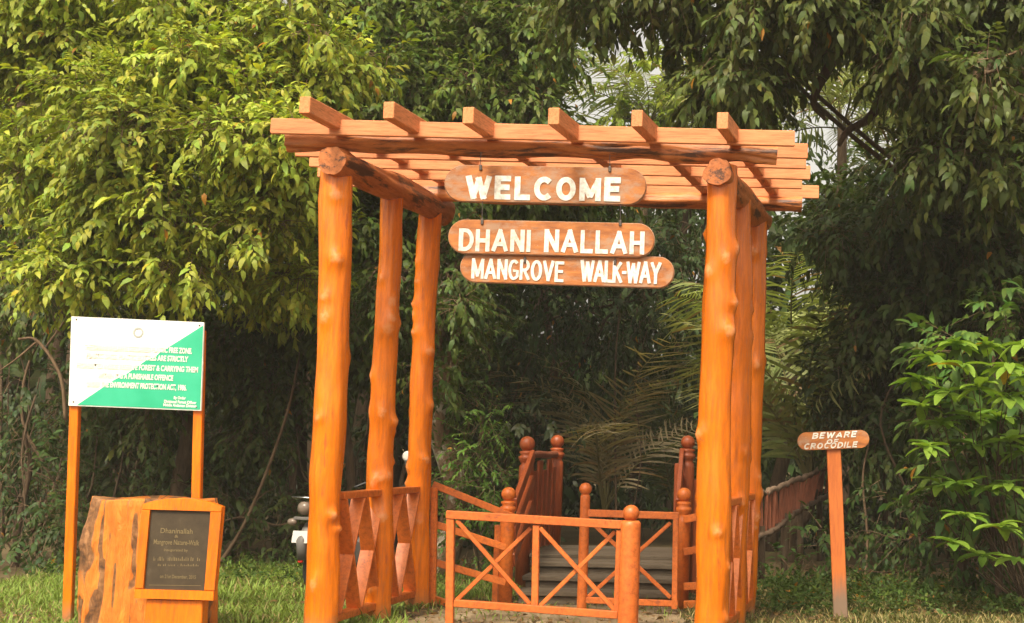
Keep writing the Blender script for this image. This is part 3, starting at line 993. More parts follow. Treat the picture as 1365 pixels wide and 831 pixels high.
# ------------------------------------------------------------------ carved stump with the plaque
def stump():
    D = 10.25
    c = Vector((X(193, D), D + .25, 0))
    root = empty('tree_stump', (c.x, c.y, 0), 'broad orange painted tree stump with cracked bark carrying a framed plaque', 'stump')
    m, nt, b = mat("orange_painted_bark", (.7, .2, .02), .5)
    g = noise(nt, (5, 5, .9), 3.2, 9, .68, .6)
    g2 = noise(nt, (1.6, 1.6, .8), 2.0, 8, .7, 1.0)
    g3 = noise(nt, (1, 1, 1), 11, 8, .7, .5)
    c_or = mix(nt, ramp(nt, g3, [(.35, (0, 0, 0)), (.65, (1, 1, 1))]), (.62, .17, .018), (.76, .25, .03))
    c_bk = ramp(nt, g3, [(.34, (.07, .034, .016)), (.5, (.24, .105, .036)), (.66, (.44, .22, .09))])
    ab = nt.nodes.new('ShaderNodeAttribute')
    ab.attribute_name = 'bare'
    am = nt.nodes.new('ShaderNodeMath'); am.operation = 'MULTIPLY_ADD'
    am.inputs[1].default_value = .9
    nt.links.new(g3, am.inputs[0]); nt.links.new(ab.outputs['Fac'], am.inputs[2])
    c1 = mix(nt, ramp(nt, am.outputs[0], [(.66, (0, 0, 0)), (.86, (1, 1, 1))]), c_or, c_bk)
    c1 = mix(nt, ramp(nt, g, [(.60, (0, 0, 0)), (.66, (.8, .8, .8))]), c1, c_bk)
    nt.links.new(c1, b.inputs['Base Color'])
    bump(nt, b, g, 1.0, .05)
    rg = np.random.default_rng(9)
    seg, rings = 170, 80
    ph = rg.uniform(0, 6.28, 12)
    V, f, bare = [], [], []
    hgt = 1.035
    for k in range(rings):
        u = k / (rings - 1)
        z = -.04 + u * (hgt + .04)
        for i in range(seg):
            a = 2 * math.pi * i / seg
            cs, sn = math.cos(a), math.sin(a)
            R = .478 + .035 * (1 - u) ** 2 + .020 * math.sin(2 * a + ph[0]) + .014 * math.sin(5 * a + ph[1] + 2 * u)
            w = .25 * mnoise.noise((cs * 1.4, sn * 1.4, z * 1.5 + 4))
            rid = mnoise.noise((cs * 5.5 + w * 3, sn * 5.5, z * 1.1)) + .55 * mnoise.noise((cs * 13 + w * 6, sn * 13, z * 2.2 + 7)) + .3 * mnoise.noise((cs * 29, sn * 29, z * 5 + 3))
            pat = mnoise.noise((cs * 2.0 + 5, sn * 2.0, z * 1.3 + 1.5)) + .45 * mnoise.noise((cs * 6 + 2, sn * 6, z * 4))
            da = (a - math.pi * 1.12 + math.pi) % (2 * math.pi) - math.pi      # burl on the left flank
            bl = math.exp(-(da / .40) ** 2 - ((u - .66) / .20) ** 2)
            R += .045 * bl + .035 * bl * mnoise.noise((cs * 9, sn * 9, z * 9))
            R += .030 * rid
            cut = max(0.0, min(1.0, (pat - .16) / .10)) * (1 - .5 * bl)
            R -= .022 * cut                                                # bark fallen away down to the wood
            R -= .012 * max(0, u - .96) / .04
            bare.append(max(cut, min(1.0, max(0.0, (-.42 - rid) * 5)), .8 * bl))
            V.append(c + Vector((R * cs, R * .66 * sn, z + (.010 * math.sin(4 * a + 1) if k == rings - 1 else 0))))
    for k in range(rings - 1):
        for i in range(seg):
            j = (i + 1) % seg
            f.append((k * seg + i, k * seg + j, (k + 1) * seg + j, (k + 1) * seg + i))
    V.append(c + Vector((0, 0, hgt - .03)))
    top = len(V) - 1
    for i in range(seg):
        f.append(((rings - 1) * seg + i, (rings - 1) * seg + (i + 1) % seg, top))
    tk = mesh('trunk', V, f, m, root, True)
    bare.append(.3)
    at = tk.data.attributes.new('bare', 'FLOAT', 'POINT')
    at.data.foreach_set('value', bare)
    # plaque
    Dp = 9.93
    o = P(238, 731, Dp)
    u, v, n = Vector((1, 0, -.008)).normalized(), Vector((0, .05, 1)).normalized(), Vector((0, -1, .05)).normalized()
    s = 1 / PPM(Dp)
    fm = ORANGE
    # frame: arched top, open middle
    outer = [(-53 * s, -66 * s), (51 * s, -66 * s), (53 * s, 56 * s)]
    for i in range(9):
        t = i / 8
        outer.append(((53 - 106 * t) * s, (56 + 9.5 * math.sin(math.pi * t) ** .8) * s))
    outer = outer[:2] + outer[3:]
    inner = [(-42 * s, -54 * s), (38 * s, -54 * s), (38 * s, 49 * s), (-42 * s, 49 * s)]
    slab('backing', outer, o - n * .035, u, v, n, .03, fm, root, .004)
    top_pts = [p for p in outer[2:]]
    fw = lambda pts, nm: slab(nm, pts, o, u, v, n, .040, fm, root, .006)
    fw([(-53 * s, -66 * s), (51 * s, -66 * s), (51 * s, -54 * s), (-53 * s, -54 * s)], 'frame_bottom')
    fw([(-53 * s, -53.8 * s), (-42 * s, -53.8 * s), (-42 * s, 48.8 * s), (-53 * s, 48.8 * s)], 'frame_side')
    fw([(38 * s, -53.8 * s), (51.5 * s, -53.8 * s), (52.5 * s, 48.8 * s), (38 * s, 48.8 * s)], 'frame_side')
    fw([(-53 * s, 49 * s), (52.5 * s, 49 * s)] + top_pts, 'frame_top')
    pm, nt, b = mat("dark_brown_stone_plaque", (.10, .075, .045), .5, .2)
    nn = noise(nt, (1, 1, 1), 9, 7, .7)
    nt.links.new(ramp(nt, nn, [(.3, (.042, .030, .018)), (.6, (.062, .045, .027)), (.75, (.10, .08, .055))]), b.inputs['Base Color'])
    slab('plaque', inner, o - n * .022, u, v, n, .012, pm, root, .001)
    tm, _, _ = mat("faded_gold_lettering", (.17, .125, .055), .5)
    for t_, xa, xb, y, cap in (('Dhaninallah', 212, 255, 711, 7), ('&', 231, 236, 717, 4), ('Mangrove Nature-Walk', 203, 264, 726, 7), ('Inaugurated by', 217, 249, 735, 3.6),
                               ("on 21st December, 2015", 212, 260, 771, 5)):
        pa = P(xa, y, Dp) - o
        pb = P(xb, y, Dp) - o
        text('lettering', t_, o - n * .022, u, v, n, pa.dot(u), pb.dot(u), pa.dot(v), cap * s, tm, root, .012, .003)
    # two lines worn past reading: only stubs of letters are left
    rw = np.random.default_rng(12)
    for xa, xb, y, cap in ((203, 267, 748, 5.5), (205, 263, 755, 3.2)):
        vv, ff, x = [], [], float(xa)
        while x < xb:
            w_ = rw.uniform(.8, 2.2)
            h_ = cap * rw.uniform(.45, 1.0)
            if rw.random() > .16:
                q0 = P(x, y, Dp) - o
                k0 = len(vv)
                a0, b0 = q0.dot(u), q0.dot(v)
                vv += [o - n * .019 + u * (a0 + dx * s) + v * (b0 + dy * s) for dx, dy in ((0, 0), (w_ * .7, 0), (w_ * .6, h_), (.1, h_))]
                ff.append((k0, k0 + 1, k0 + 2, k0 + 3))
            x += w_ + rw.uniform(.3, .8)
        mesh('lettering', vv, ff, tm, root)
    mesh('lettering', [o - n * .019 + u * (a * s) + v * (b2 * s) for a, b2 in ((-36, -49), (32, -48), (32, -47.4), (-36, -48.4))], [(0, 1, 2, 3)], tm, root)
    # smooth painted slab under the frame
    slab('base_slab', [(-40 * s, -122 * s), (37 * s, -122 * s), (35 * s, -67 * s), (-39 * s, -67 * s)], o - n * .03, u, v, n, .12, fm, root, .008)
stump()

# ------------------------------------------------------------------ crocodile warning
def beware():
    D = 12.3
    o, u, v, n, w = frame_of((1063, 589), (1159, 585), D)
    root = empty('warning_sign', (o.x, D, 0), 'small round ended BEWARE OF CROCODILE board on an orange plank post', 'sign')
    h = 24 / PPM(D)
    slab('board', stadium(w, h, 12), o, u, v, n, .03, SIGNW, root, .004)
    for t_, xa, xb, y, cap in (('BEWARE', 1082, 1141, 585.5, 8.2), ('OF', 1101, 1117, 592.5, 6.5), ('CROCODILE', 1071, 1142, 599.5, 8)):
        pa = P(xa, y, D) - o
        pb = P(xb, y, D) - o
        block_text('lettering', t_, o, u, v, n, pa.dot(u), pb.dot(u), pa.dot(v), cap / PPM(D), WHITE_T, root, .22, .40, .003, .3)
    p0, p1 = P(1111, 592, D + .05), P(1121, 826, D + .05)
    p1.z = -.04
    pm, nt, b = mat("orange_plank_post_paint", (.5, .13, .02), .5)
    g = noise(nt, (6, 6, .6), 8, 7, .7)
    c = ramp(nt, g, [(.3, (.36, .085, .018)), (.6, (.52, .14, .025))])
    tc = nt.nodes.new('ShaderNodeTexCoord')
    sp = nt.nodes.new('ShaderNodeSeparateXYZ')
    nt.links.new(tc.outputs['Object'], sp.inputs[0])
    ad = nt.nodes.new('ShaderNodeMath'); ad.operation = 'MULTIPLY_ADD'
    ad.inputs[1].default_value = .35
    nt.links.new(g, ad.inputs[0]); nt.links.new(sp.outputs[2], ad.inputs[2])
    c = mix(nt, ramp(nt, ad.outputs[0], [(.34, (1, 1, 1)), (.62, (0, 0, 0))]), c, (.20, .13, .085))   # mud-splashed bare foot of the post
    nt.links.new(c, b.inputs['Base Color'])
    MB().bar(p0, p1, .128, .045, up=(0, 1, 0)).build('post', pm, root)
beware()
#@@BIKE
# ------------------------------------------------------------------ motorcycle half hidden behind the left posts
def motorcycle():
    A = Vector((X(442, 13.1), 13.1, 0))
    Bf = Vector((X(552, 14.4), 14.4, 0))
    fw = (Bf - A).normalized()
    rt = Vector((fw.y, -fw.x, 0))
    up = Vector((0, 0, 1))
    root = empty('motorcycle', A, 'parked motorcycle seen from behind, half hidden by the left log posts', 'motorcycle')
    L = lambda f, r, z: A + fw * f + rt * r + up * z
    blk, _, _ = mat("black_plastic", (.02, .02, .02), .45)
    grey, _, _ = mat("grey_bike_panel", (.13, .12, .11), .4)
    chrome, _, b = mat("chrome", (.45, .45, .45), .18); b.inputs['Metallic'].default_value = 1
    rub, _, _ = mat("tyre_rubber", (.025, .025, .025), .8)
    red, _, _ = mat("red_reflector", (.45, .02, .015), .25)
    lens, _, _ = mat("pale_lamp_lens", (.17, .13, .10), .15)
    tank, _, _ = mat("dark_red_tank", (.10, .015, .015), .2)
    wht, _, _ = mat("white_plate", (.55, .53, .48), .4)
    for f in (0, 1.30):
        c = L(f, 0, .31)
        prof = []
        for k in range(13):
            a = 2 * math.pi * k / 12
            prof.append((.265 + .045 * math.cos(a), .045 * math.sin(a)))
        w = MB()
        v, fc = [], []
        for (r, z) in prof:
            for i in range(32):
                an = 2 * math.pi * i / 32
                v.append(c + rt * z + (fw * math.cos(an) + up * math.sin(an)) * r)
        for k in range(12):
            for i in range(32):
                j = (i + 1) % 32
                fc.append((k * 32 + i, k * 32 + j, (k + 1) * 32 + j, (k + 1) * 32 + i))
        w.add(v, fc)
        wo = w.build('wheel', rub, root, True)
        rm = MB()
        rm.lathe(c - rt * .03, [(.05, 0), (.05, .06), (.02, .08)], 12, rt)
        for i in range(6):
            an = math.pi * i / 3
            rm.bar(c, c + (fw * math.cos(an) + up * math.sin(an)) * .23, .03, .02, up=rt)
        rm.build('rim', grey, wo)
    MB().tube([L(-.34, 0, .40), L(-.36, 0, .56), L(-.26, 0, .68), L(-.05, 0, .76)], [.055, .06, .065, .06], 10).build('rear_mudguard', grey, root, True)
    MB().tube([L(1.66, 0, .40), L(1.58, 0, .60), L(1.30, 0, .68), L(1.02, 0, .58)], [.05, .06, .065, .05], 10).build('front_mudguard', tank, root, True)
    MB().bar(L(-.37, 0, .66), L(-.39, 0, .55), .20, .012, up=rt.cross(up)).build('number_plate', wht, root)
    MB().bar(L(-.375, 0, .37), L(-.375, 0, .41), .05, .02, up=fw).build('reflector', red, root)
    tl = MB().lathe(L(-.40, 0, .87), [(.02, 0), (.062, .02), (.062, .10), (.03, .13)], 16, fw).build('tail_light', lens, root, True)
    MB().bar(L(-.33, 0, .87), L(-.10, 0, .87), .14, .09).build('tail_housing', grey, root)
    MB().bar(L(-.36, -.10, .775), L(-.36, .10, .775), .05, .03).build('lamp_bracket', grey, root)
    for s in (-1, 1):
        MB().lathe(L(-.37, s * .07, .74), [(.012, 0), (.03, .02), (.036, .05), (.03, .08), (.008, .095)], 12, rt * s).build('indicator', lens, root, True)
    MB().tube([L(-.05, -.13, .86), L(-.38, -.12, .97), L(-.38, .12, .97), L(-.05, .13, .86)], .012, 6).build('grab_rail', chrome, root, True)
    MB().tube(smooth_path([L(-.22, 0, .86), L(.15, 0, .84), L(.45, 0, .79), L(.62, 0, .80)], 4), [.09, .1, .11, .12, .12, .12, .12, .12, .11, .11, .10, .09, .06], 12).build('seat', blk, root, True)
    MB().tube(smooth_path([L(.55, 0, .82), L(.75, 0, .90), L(.95, 0, .90), L(1.08, 0, .84)], 4), [.06, .10, .13, .14, .15, .15, .15, .15, .14, .13, .11, .09, .05], 14).build('fuel_tank', tank, root, True)
    MB().bar(L(.35, 0, .42), L(.85, 0, .42), .24, .30, ch=.03).build('engine', grey, root)
    MB().tube([L(1.02, 0, .80), L(.55, 0, .62), L(.2, 0, .60), L(0, .06, .34)], .03, 8).build('frame', blk, root, True)
    for s in (-1, 1):
        MB().tube([L(1.08, s * .09, .98), L(1.30, s * .09, .31)], .02, 8).build('fork', chrome, root, True)
        MB().tube([L(-.02, s * .13, .36), L(.05, s * .14, .72)], .028, 8).build('shock_absorber', chrome, root, True)
    MB().tube(smooth_path([L(.88, -.36, 1.03), L(.98, -.24, 1.08), L(1.06, 0, 1.02), L(.98, .24, 1.08), L(.88, .36, 1.03)], 4), .014, 8).build('handlebar', blk, root, True)
    MB().lathe(L(1.12, 0, .95), [(.05, 0), (.085, .06), (.085, .12), (.06, .14)], 16, fw).build('headlight', grey, root, True)
    MB().tube([L(.5, .14, .28), L(-.1, .16, .30), L(-.4, .16, .36)], [.03, .045, .05], 10).build('exhaust', chrome, root, True)
    for s in (-1, 1):
        st = MB().tube([L(.97, s * .22, 1.07), L(.96, s * .22, 1.22), L(.93, s * .20, 1.32)], .006, 6).build('mirror', blk, root, True)
        MB().lathe(L(.94, s * .21, 1.36), [(.03, 0), (.055, .008), (.05, .02), (.02, .03)], 14, fw).build('mirror_glass', wht if s > 0 else chrome, st, True)
motorcycle()
#@@FOLIAGE
# ------------------------------------------------------------------ trees
YG = (.30, .35, .045)        # yellow green species, brightened to carry its sunlight in the colour
MG = (.085, .135, .025)
DG = (.042, .075, .020)
OL = (.10, .12, .03)
tree('leafy_tree', (255, 17.2), scatter([
    (190, 20, 14.8, 170, 90), (330, 60, 14.3, 110, 100), (240, 140, 13.9, 130, 90), (390, 90, 14.3, 60, 100), (150, 230, 14.2, 110, 70),
    (320, 220, 13.9, 110, 80), (230, 300, 14.2, 170, 60), (370, 330, 14.8, 60, 70), (50, 60, 15.3, 110, 110), (60, 200, 15.4, 60, 60), (110, 345, 14.8, 70, 30), (380, 400, 15.2, 40, 40)], 120, (38, 68), (20, 34), 31),
    'broad bright yellow green tree overhanging the notice on the left', 101, .12, 92, 10, YG, .12, yellow=.006, droop=.45, aspect=.46, twig=.32, shell=.2)
tree('leafy_tree', (520, 20.5), scatter([
    (480, 40, 17.4, 90, 90), (570, 30, 17.6, 95, 90), (670, 30, 17.9, 90, 90), (520, 130, 17.4, 90, 60), (620, 130, 17.6, 95, 65), (700, 120, 17.9, 60, 60),
    (560, 210, 18, 90, 50), (660, 220, 18, 95, 50), (480, 240, 18, 60, 80), (640, 280, 18.4, 120, 40), (740, 250, 18.6, 60, 40), (500, 330, 18.2, 70, 50)], 95, (36, 62), (22, 36), 32),
    'dense mid green tree rising behind the left half of the pergola', 102, .13, 75, 10, (.105, .15, .024), .14, yellow=.004, droop=.55, aspect=.46, twig=.36, shell=.2)
tree('leafy_tree', (420, 19.2), scatter([
    (380, 450, 16.8, 80, 60), (300, 440, 16.6, 80, 40), (470, 430, 17.3, 60, 70), (560, 420, 18, 50, 80), (250, 470, 16.8, 70, 50), (160, 430, 16.4, 70, 50), (60, 400, 16.4, 80, 80), (10, 330, 16.6, 50, 90), (330, 520, 17.4, 80, 40)], 52, (34, 58), (22, 36), 36),
    'dim understorey tree in the shade below the yellow green crown', 103, .125, 55, 9, (.085, .118, .026), .09, yellow=.003, droop=.6, aspect=.45, shell=.2, twig=.36)
tree('leafy_tree', (700, 24), [
    (620, 360, 20.5, 80, 60), (720, 400, 21, 90, 70), (820, 400, 21, 90, 70), (900, 380, 21, 60, 80), (680, 470, 21.5, 80, 60), (780, 480, 22, 80, 60), (870, 470, 22, 70, 60), (620, 520, 21, 60, 50), (820, 320, 21.5, 100, 55), (700, 320, 21.5, 90, 50), (920, 300, 21.5, 60, 60), (730, 560, 22.5, 70, 50)],
    'dark small leaved tree filling the gateway behind the steps', 104, .13, 26, 10, (.040, .065, .018), .15, yellow=.003, droop=.6)
tree('leafy_tree', (900, 31), [
    (880, 110, 27, 70, 50), (930, 90, 27.5, 60, 50), (900, 170, 27, 80, 45), (845, 160, 27, 50, 35), (980, 140, 28, 60, 50), (960, 200, 28, 80, 40)],
    'sunlit lime green tree far back above the right of the pergola', 105, .20, 14, 10, (.24, .31, .03), .16, droop=.6)
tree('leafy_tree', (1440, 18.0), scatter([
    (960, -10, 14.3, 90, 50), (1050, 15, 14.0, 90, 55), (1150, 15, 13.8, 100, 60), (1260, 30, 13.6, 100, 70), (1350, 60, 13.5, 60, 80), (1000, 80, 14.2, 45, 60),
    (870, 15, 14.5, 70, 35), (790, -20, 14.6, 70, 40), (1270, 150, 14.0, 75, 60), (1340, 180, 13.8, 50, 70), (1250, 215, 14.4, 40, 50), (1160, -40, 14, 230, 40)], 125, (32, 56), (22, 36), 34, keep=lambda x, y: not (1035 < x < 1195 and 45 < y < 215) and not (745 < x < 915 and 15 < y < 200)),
    'big dark drooping tree overhanging the top right corner', 106, .15, 60, 9, (.088, .115, .026), .2, droop=.65, aspect=.44, twig=.36, yellow=.002, shell=.2)  # leaf colour kept dark to stand for the shade on this side
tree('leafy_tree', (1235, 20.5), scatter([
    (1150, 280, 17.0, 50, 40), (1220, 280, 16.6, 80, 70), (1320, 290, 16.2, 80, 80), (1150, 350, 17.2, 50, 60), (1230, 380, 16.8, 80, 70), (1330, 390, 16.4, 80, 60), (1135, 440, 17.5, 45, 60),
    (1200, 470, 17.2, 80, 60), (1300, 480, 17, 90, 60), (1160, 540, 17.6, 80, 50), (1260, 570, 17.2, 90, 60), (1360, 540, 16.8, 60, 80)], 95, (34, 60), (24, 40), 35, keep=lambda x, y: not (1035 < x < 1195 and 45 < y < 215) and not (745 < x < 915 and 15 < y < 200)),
    'dark leafy tree standing behind the crocodile warning board', 107, .145, 55, 9, (.056, .082, .020), .13, droop=.55, aspect=.44, yellow=.002, shell=.2)  # shade of the overhanging crown is put into this darker leaf colour
tree('leafy_tree', (592, 15.6), scatter([(600, 300, 15.0, 30, 40), (608, 400, 14.9, 30, 70), (600, 480, 15.0, 30, 40), (560, 380, 15.4, 40, 70)], 22, (26, 40), (20, 32), 33),
    'lichen spotted trunk standing just behind the rear left post', 108, .11, 60, 10, (.07, .105, .022), .15, bark_m=BARK_L, droop=.6, fork=.6, shell=.2, twig=.3)
# low shrubs
tree('shrub', (640, 15.2), [(640, 600, 15.0, 45, 40), (655, 650, 14.8, 38, 45), (615, 640, 15.2, 40, 55), (645, 555, 15.2, 35, 30), (630, 710, 14.9, 50, 50)],
    'fresh green feathery shrub beside the left newel posts', 109, .075, 60, 13, (.085, .16, .022), .03, droop=.35, twig=.30, cat='shrub', aspect=.34)
tree('shrub', (30, 15.6), [(20, 650, 15.4, 60, 50), (60, 700, 15.2, 60, 50), (20, 740, 15, 60, 40), (110, 720, 15.6, 50, 50), (50, 600, 16, 60, 50), (40, 530, 16.4, 70, 60)],
    'dusky shrub at the left edge below the yellow green tree', 110, .11, 26, 10, (.05, .085, .022), .05, droop=.6, cat='shrub')
tree('shrub', (200, 17.8), scatter([(170, 590, 17.2, 100, 60), (280, 620, 17.3, 90, 70), (200, 690, 16.8, 110, 60), (330, 560, 17.6, 70, 70), (350, 690, 17.0, 60, 60), (120, 530, 17.4, 80, 60)], 34, (34, 56), (24, 38), 37),
    'shaded olive shrub in the gloom behind the painted stump', 111, .12, 42, 9, (.085, .115, .032), .05, droop=.6, cat='shrub', shell=.2, twig=.36)
tree('shrub', (1290, 14.4), [(1300, 640, 14.2, 60, 50), (1340, 700, 14.0, 60, 60), (1250, 720, 14.6, 60, 50), (1310, 760, 14.2, 60, 40), (1200, 690, 15.4, 60, 60), (1120, 740, 15.6, 70, 40), (1060, 770, 15.6, 50, 28)],
    'low dark green shrub between the warning post and the right edge', 112, .11, 34, 10, (.06, .105, .024), .05, droop=.6, cat='shrub', twig=.34)

# bright shrub of large whorled leaves at the right edge: leaves are pieces of their own
def whorl_shrub():
    rg = np.random.default_rng(77)
    root = empty('whorled_shrub', (X(1370, 12.6), 12.6, 0), 'bright green shrub with large whorled leaves at right edge', 'shrub')
    foot = Vector((X(1375, 13.4), 13.4, 0))
    tips = []
    for px, py in ((1222, 505), (1248, 470), (1285, 480), (1318, 456), (1345, 480), (1270, 515), (1305, 510), (1350, 525), (1240, 592), (1300, 590), (1340, 585), (1272, 640),
                   (1322, 645), (1352, 640), (1290, 690), (1335, 700), (1360, 740), (1365, 450), (1366, 500), (1258, 560), (1300, 552), (1240, 645), (1365, 600), (1228, 540),
                   (1278, 455), (1330, 550), (1310, 740), (1270, 720)):
        tips.append(P(px + rg.normal(0, 4), py + rg.normal(0, 4), 12.6 + rg.normal(0, .25)))
    mb = MB()
    for t in tips:
        mid = foot.lerp(t, .6) + Vector((rg.normal(0, .08), .45, -.05))
        st = smooth_path([foot + Vector((rg.normal(0, .05), rg.normal(0, .05), 0)), mid, t], 5)
        mb.tube(st, [.010 - .007 * i / (len(st) - 1) for i in range(len(st))], 6)
    mb.build('stem', BARK, root, True)
    # three leaf shapes share their meshes
    shapes = []
    for k in range(4):
        n = 7
        V, Fc = [], []
        for i in range(n):
            t = i / (n - 1)
            w = .5 * (math.sin(math.pi * min(1, t * .92 + .04)) ** .8) * .42
            z = -.22 * t * t * (1 + .3 * k)
            V += [(t, -w, z + .05 * (w > .05)), (t, 0, z - .02), (t, w, z + .05 * (w > .05))]
        for i in range(n - 1):
            a = i * 3
            Fc += [(a, a + 1, a + 4, a + 3), (a + 1, a + 2, a + 5, a + 4)]
        me = bpy.data.meshes.new('leaf')
        me.from_pydata(V, [], Fc)
        me.materials.append(LEAF)
        col = ((.17, .27, .034), (.13, .235, .030), (.20, .31, .040), (.42, .27, .02))[k]
        at = me.attributes.new('tint', 'FLOAT_COLOR', 'POINT')
        at.data.foreach_set('color', np.tile(np.array([*col, 1.0], np.float32), len(V)))
        me.polygons.foreach_set('use_smooth', [True] * len(me.polygons))
        me.update()
        shapes.append(me)
    for t in tips:
        nl = int(rg.integers(8, 12))
        ph = rg.uniform(0, 6.28)
        for i in range(nl):
            a = ph + i * 2.4
            el = rg.uniform(-.35, .45) + .25 * (i / nl)
            d = Vector((math.cos(a) * math.cos(el), math.sin(a) * math.cos(el), math.sin(el)))
            y = Vector((0, 0, 1)).cross(d).normalized()
            z = d.cross(y)
            Lf = rg.uniform(.19, .30)
            o = bpy.data.objects.new('leaf', shapes[3 if rg.random() < .02 else int(rg.integers(0, 3))])
            M = Matrix((d, y, z)).transposed().to_4x4()
            link(o, root)
            o.matrix_basis = Matrix.Translation(t - Vector((0, 0, .02 * i * .3))) @ M @ Matrix.Diagonal((Lf, Lf, Lf, 1))
whorl_shrub()

tree('shrub', (1330, 13.6), [(1300, 470, 13.6, 70, 50), (1350, 540, 13.5, 60, 60), (1270, 560, 13.8, 60, 50), (1320, 620, 13.6, 70, 50), (1260, 650, 13.9, 50, 40), (1340, 420, 13.8, 50, 40)],
    'mid green shrub mass just behind the whorled leaves at right', 113, .17, 30, 9, (.085, .145, .028), .04, droop=.4, cat='shrub', twig=.34, aspect=.46)
# ------------------------------------------------------------------ palms
def frond_mesh(seed, L=2.2, n=34, droop=.55, ll=.55, wid=.042, tint=(.10, .13, .04)):
    """one feather frond along +x: rachis and drooping leaflets"""
    rg = np.random.default_rng(seed)
    V, Fc, T = [], [], []
    def pt(t):
        return np.array([L * t * (1 - .18 * droop * t), 0, L * (.35 * t - droop * .75 * t ** 2.2)])
    ks = 14
    for i in range(ks):
        t = i / (ks - 1)
        p = pt(t); r = .020 * (1 - .85 * t)
        for a in (0, 2.09, 4.19):
            V.append(p + np.array([0, r * math.cos(a), r * math.sin(a)])); T.append((.15, .13, .05))
    for i in range(ks - 1):
        for j in range(3):
            k = (j + 1) % 3
            Fc.append((i * 3 + j, i * 3 + k, i * 3 + 3 + k, i * 3 + 3 + j))
    for i in range(n):
        t = .16 + .84 * i / (n - 1)
        p, q = pt(t), pt(min(1, t + .02))
        tg = (q - p); tg = tg / max(1e-6, np.linalg.norm(tg)) if t < .98 else np.array([.8, 0, -.6])
        for s in (-1, 1):
            l = ll * (math.sin(math.pi * (.12 + .8 * t)) ** .7) * rg.uniform(.85, 1.1)
            sd = np.array([0, s, 0]) * .85 + tg * .55 + np.array([0, 0, .22])
            sd = sd / np.linalg.norm(sd)
            w = tg * wid * .5
            o = len(V)
            dz = np.array([0, 0, -1.0])
            dr = rg.uniform(.2, .8)
            if rg.random() < .10:
                continue                                  # torn away
            if rg.random() < .15:
                l *= rg.uniform(.4, .8)
            sd = sd + rg.normal(0, .10, 3)
            brown = rg.random() < .12
            for u, ww in ((0, .5), (.35, 1), (.7, .8), (1, .05)):
                c = p + sd * l * u + dz * l * dr * u * u
                V += [c - w * ww, c + w * ww]
                cc = (np.array((.22, .14, .06)) if brown else np.array(tint)) * rg.uniform(.75, 1.25)
                T += [tuple(cc)] * 2
            Fc += [(o, o + 1, o + 3, o + 2), (o + 2, o + 3, o + 5, o + 4), (o + 4, o + 5, o + 7, o + 6)]
    me = bpy.data.meshes.new('frond')
    me.from_pydata([tuple(v) for v in V], [], Fc)
    me.materials.append(LEAF)
    at = me.attributes.new('tint', 'FLOAT_COLOR', 'POINT')
    c = np.ones((len(V), 4), np.float32)
    c[:, :3] = np.array(T)
    at.data.foreach_set('color', c.ravel())
    me.update()
    return me

def palm(px, D, zc, n, meshes, label, seed, trunk_r=.10, scale=1.0, az=None, elev=(.1, 1.0)):
    rg = np.random.default_rng(seed)
    x = X(px, D)
    root = empty('palm', (x, D, 0), label, 'palm')
    top = Vector((x + rg.normal(0, .15), D + rg.normal(0, .15), zc))
    if zc > .5:
        st = wander((x, D, -.05), top, 3, .05, rg)
        MB().tube(st, [trunk_r * (1.2 - .3 * i / (len(st) - 1)) for i in range(len(st))], 10).build('trunk', BARK, root, True)
    for i in range(n):
        a = (i * 2.399 + rg.normal(0, .2)) if az is None else rg.uniform(*az)
        e = rg.uniform(*elev)
        o = bpy.data.objects.new('frond', meshes[i % len(meshes)])
        link(o, root)
        s = scale * rg.uniform(.8, 1.15)
        o.matrix_basis = Matrix.Translation(top) @ Matrix.Rotation(a, 4, 'Z') @ Matrix.Rotation(-e, 4, 'Y') @ Matrix.Rotation(rg.normal(0, .35), 4, 'X') @ Matrix.Diagonal((s, s, s, 1))
    return root
FG = [frond_mesh(1, tint=(.21, .235, .075)), frond_mesh(2, droop=.75, tint=(.25, .25, .095)), frond_mesh(3, droop=.4, tint=(.17, .215, .06))]
FB = [frond_mesh(4, L=2.9, n=26, ll=.62, wid=.034, droop=1.0, tint=(.24, .19, .11)), frond_mesh(5, L=2.7, n=26, ll=.6, wid=.034, droop=.8, tint=(.18, .155, .075))]
FD = [frond_mesh(8, n=30, droop=.8, wid=.036, tint=(.09, .11, .035)), frond_mesh(9, n=30, droop=.6, wid=.036, tint=(.10, .12, .04))]
FP = [frond_mesh(6, L=2.8, ll=.8, wid=.045, tint=(.26, .30, .10)), frond_mesh(7, L=2.8, ll=.8, wid=.045, droop=.8, tint=(.30, .33, .13))]
palm(1055, 18.6, 1.0, 17, FG, 'olive feather palm between the right posts and the warning board', 201, scale=1.35, elev=(.7, 1.4))
palm(1030, 20.5, 2.7, 15, FP, 'tall pale striped palm behind the rear right post', 202, scale=1.0, elev=(.2, 1.1))
palm(815, 20.5, .5, 11, FB, 'brownish palm with arching fronds beyond the top of the steps', 203, scale=1.1, elev=(.75, 1.4))
palm(890, 21.5, .5, 8, FD, 'green feather palm beside the brownish one beyond the steps', 204, scale=1.15, elev=(.8, 1.4))
palm(1122, 24, 7.4, 20, FP, 'pale sunlit palm crown in the gap above the right end of roof', 205, scale=1.05, elev=(-.1, .9))
palm(845, 27, 8.1, 14, FP, 'pale palm crown peeping over the middle of the pergola roof', 206, scale=.85, elev=(0, .9))

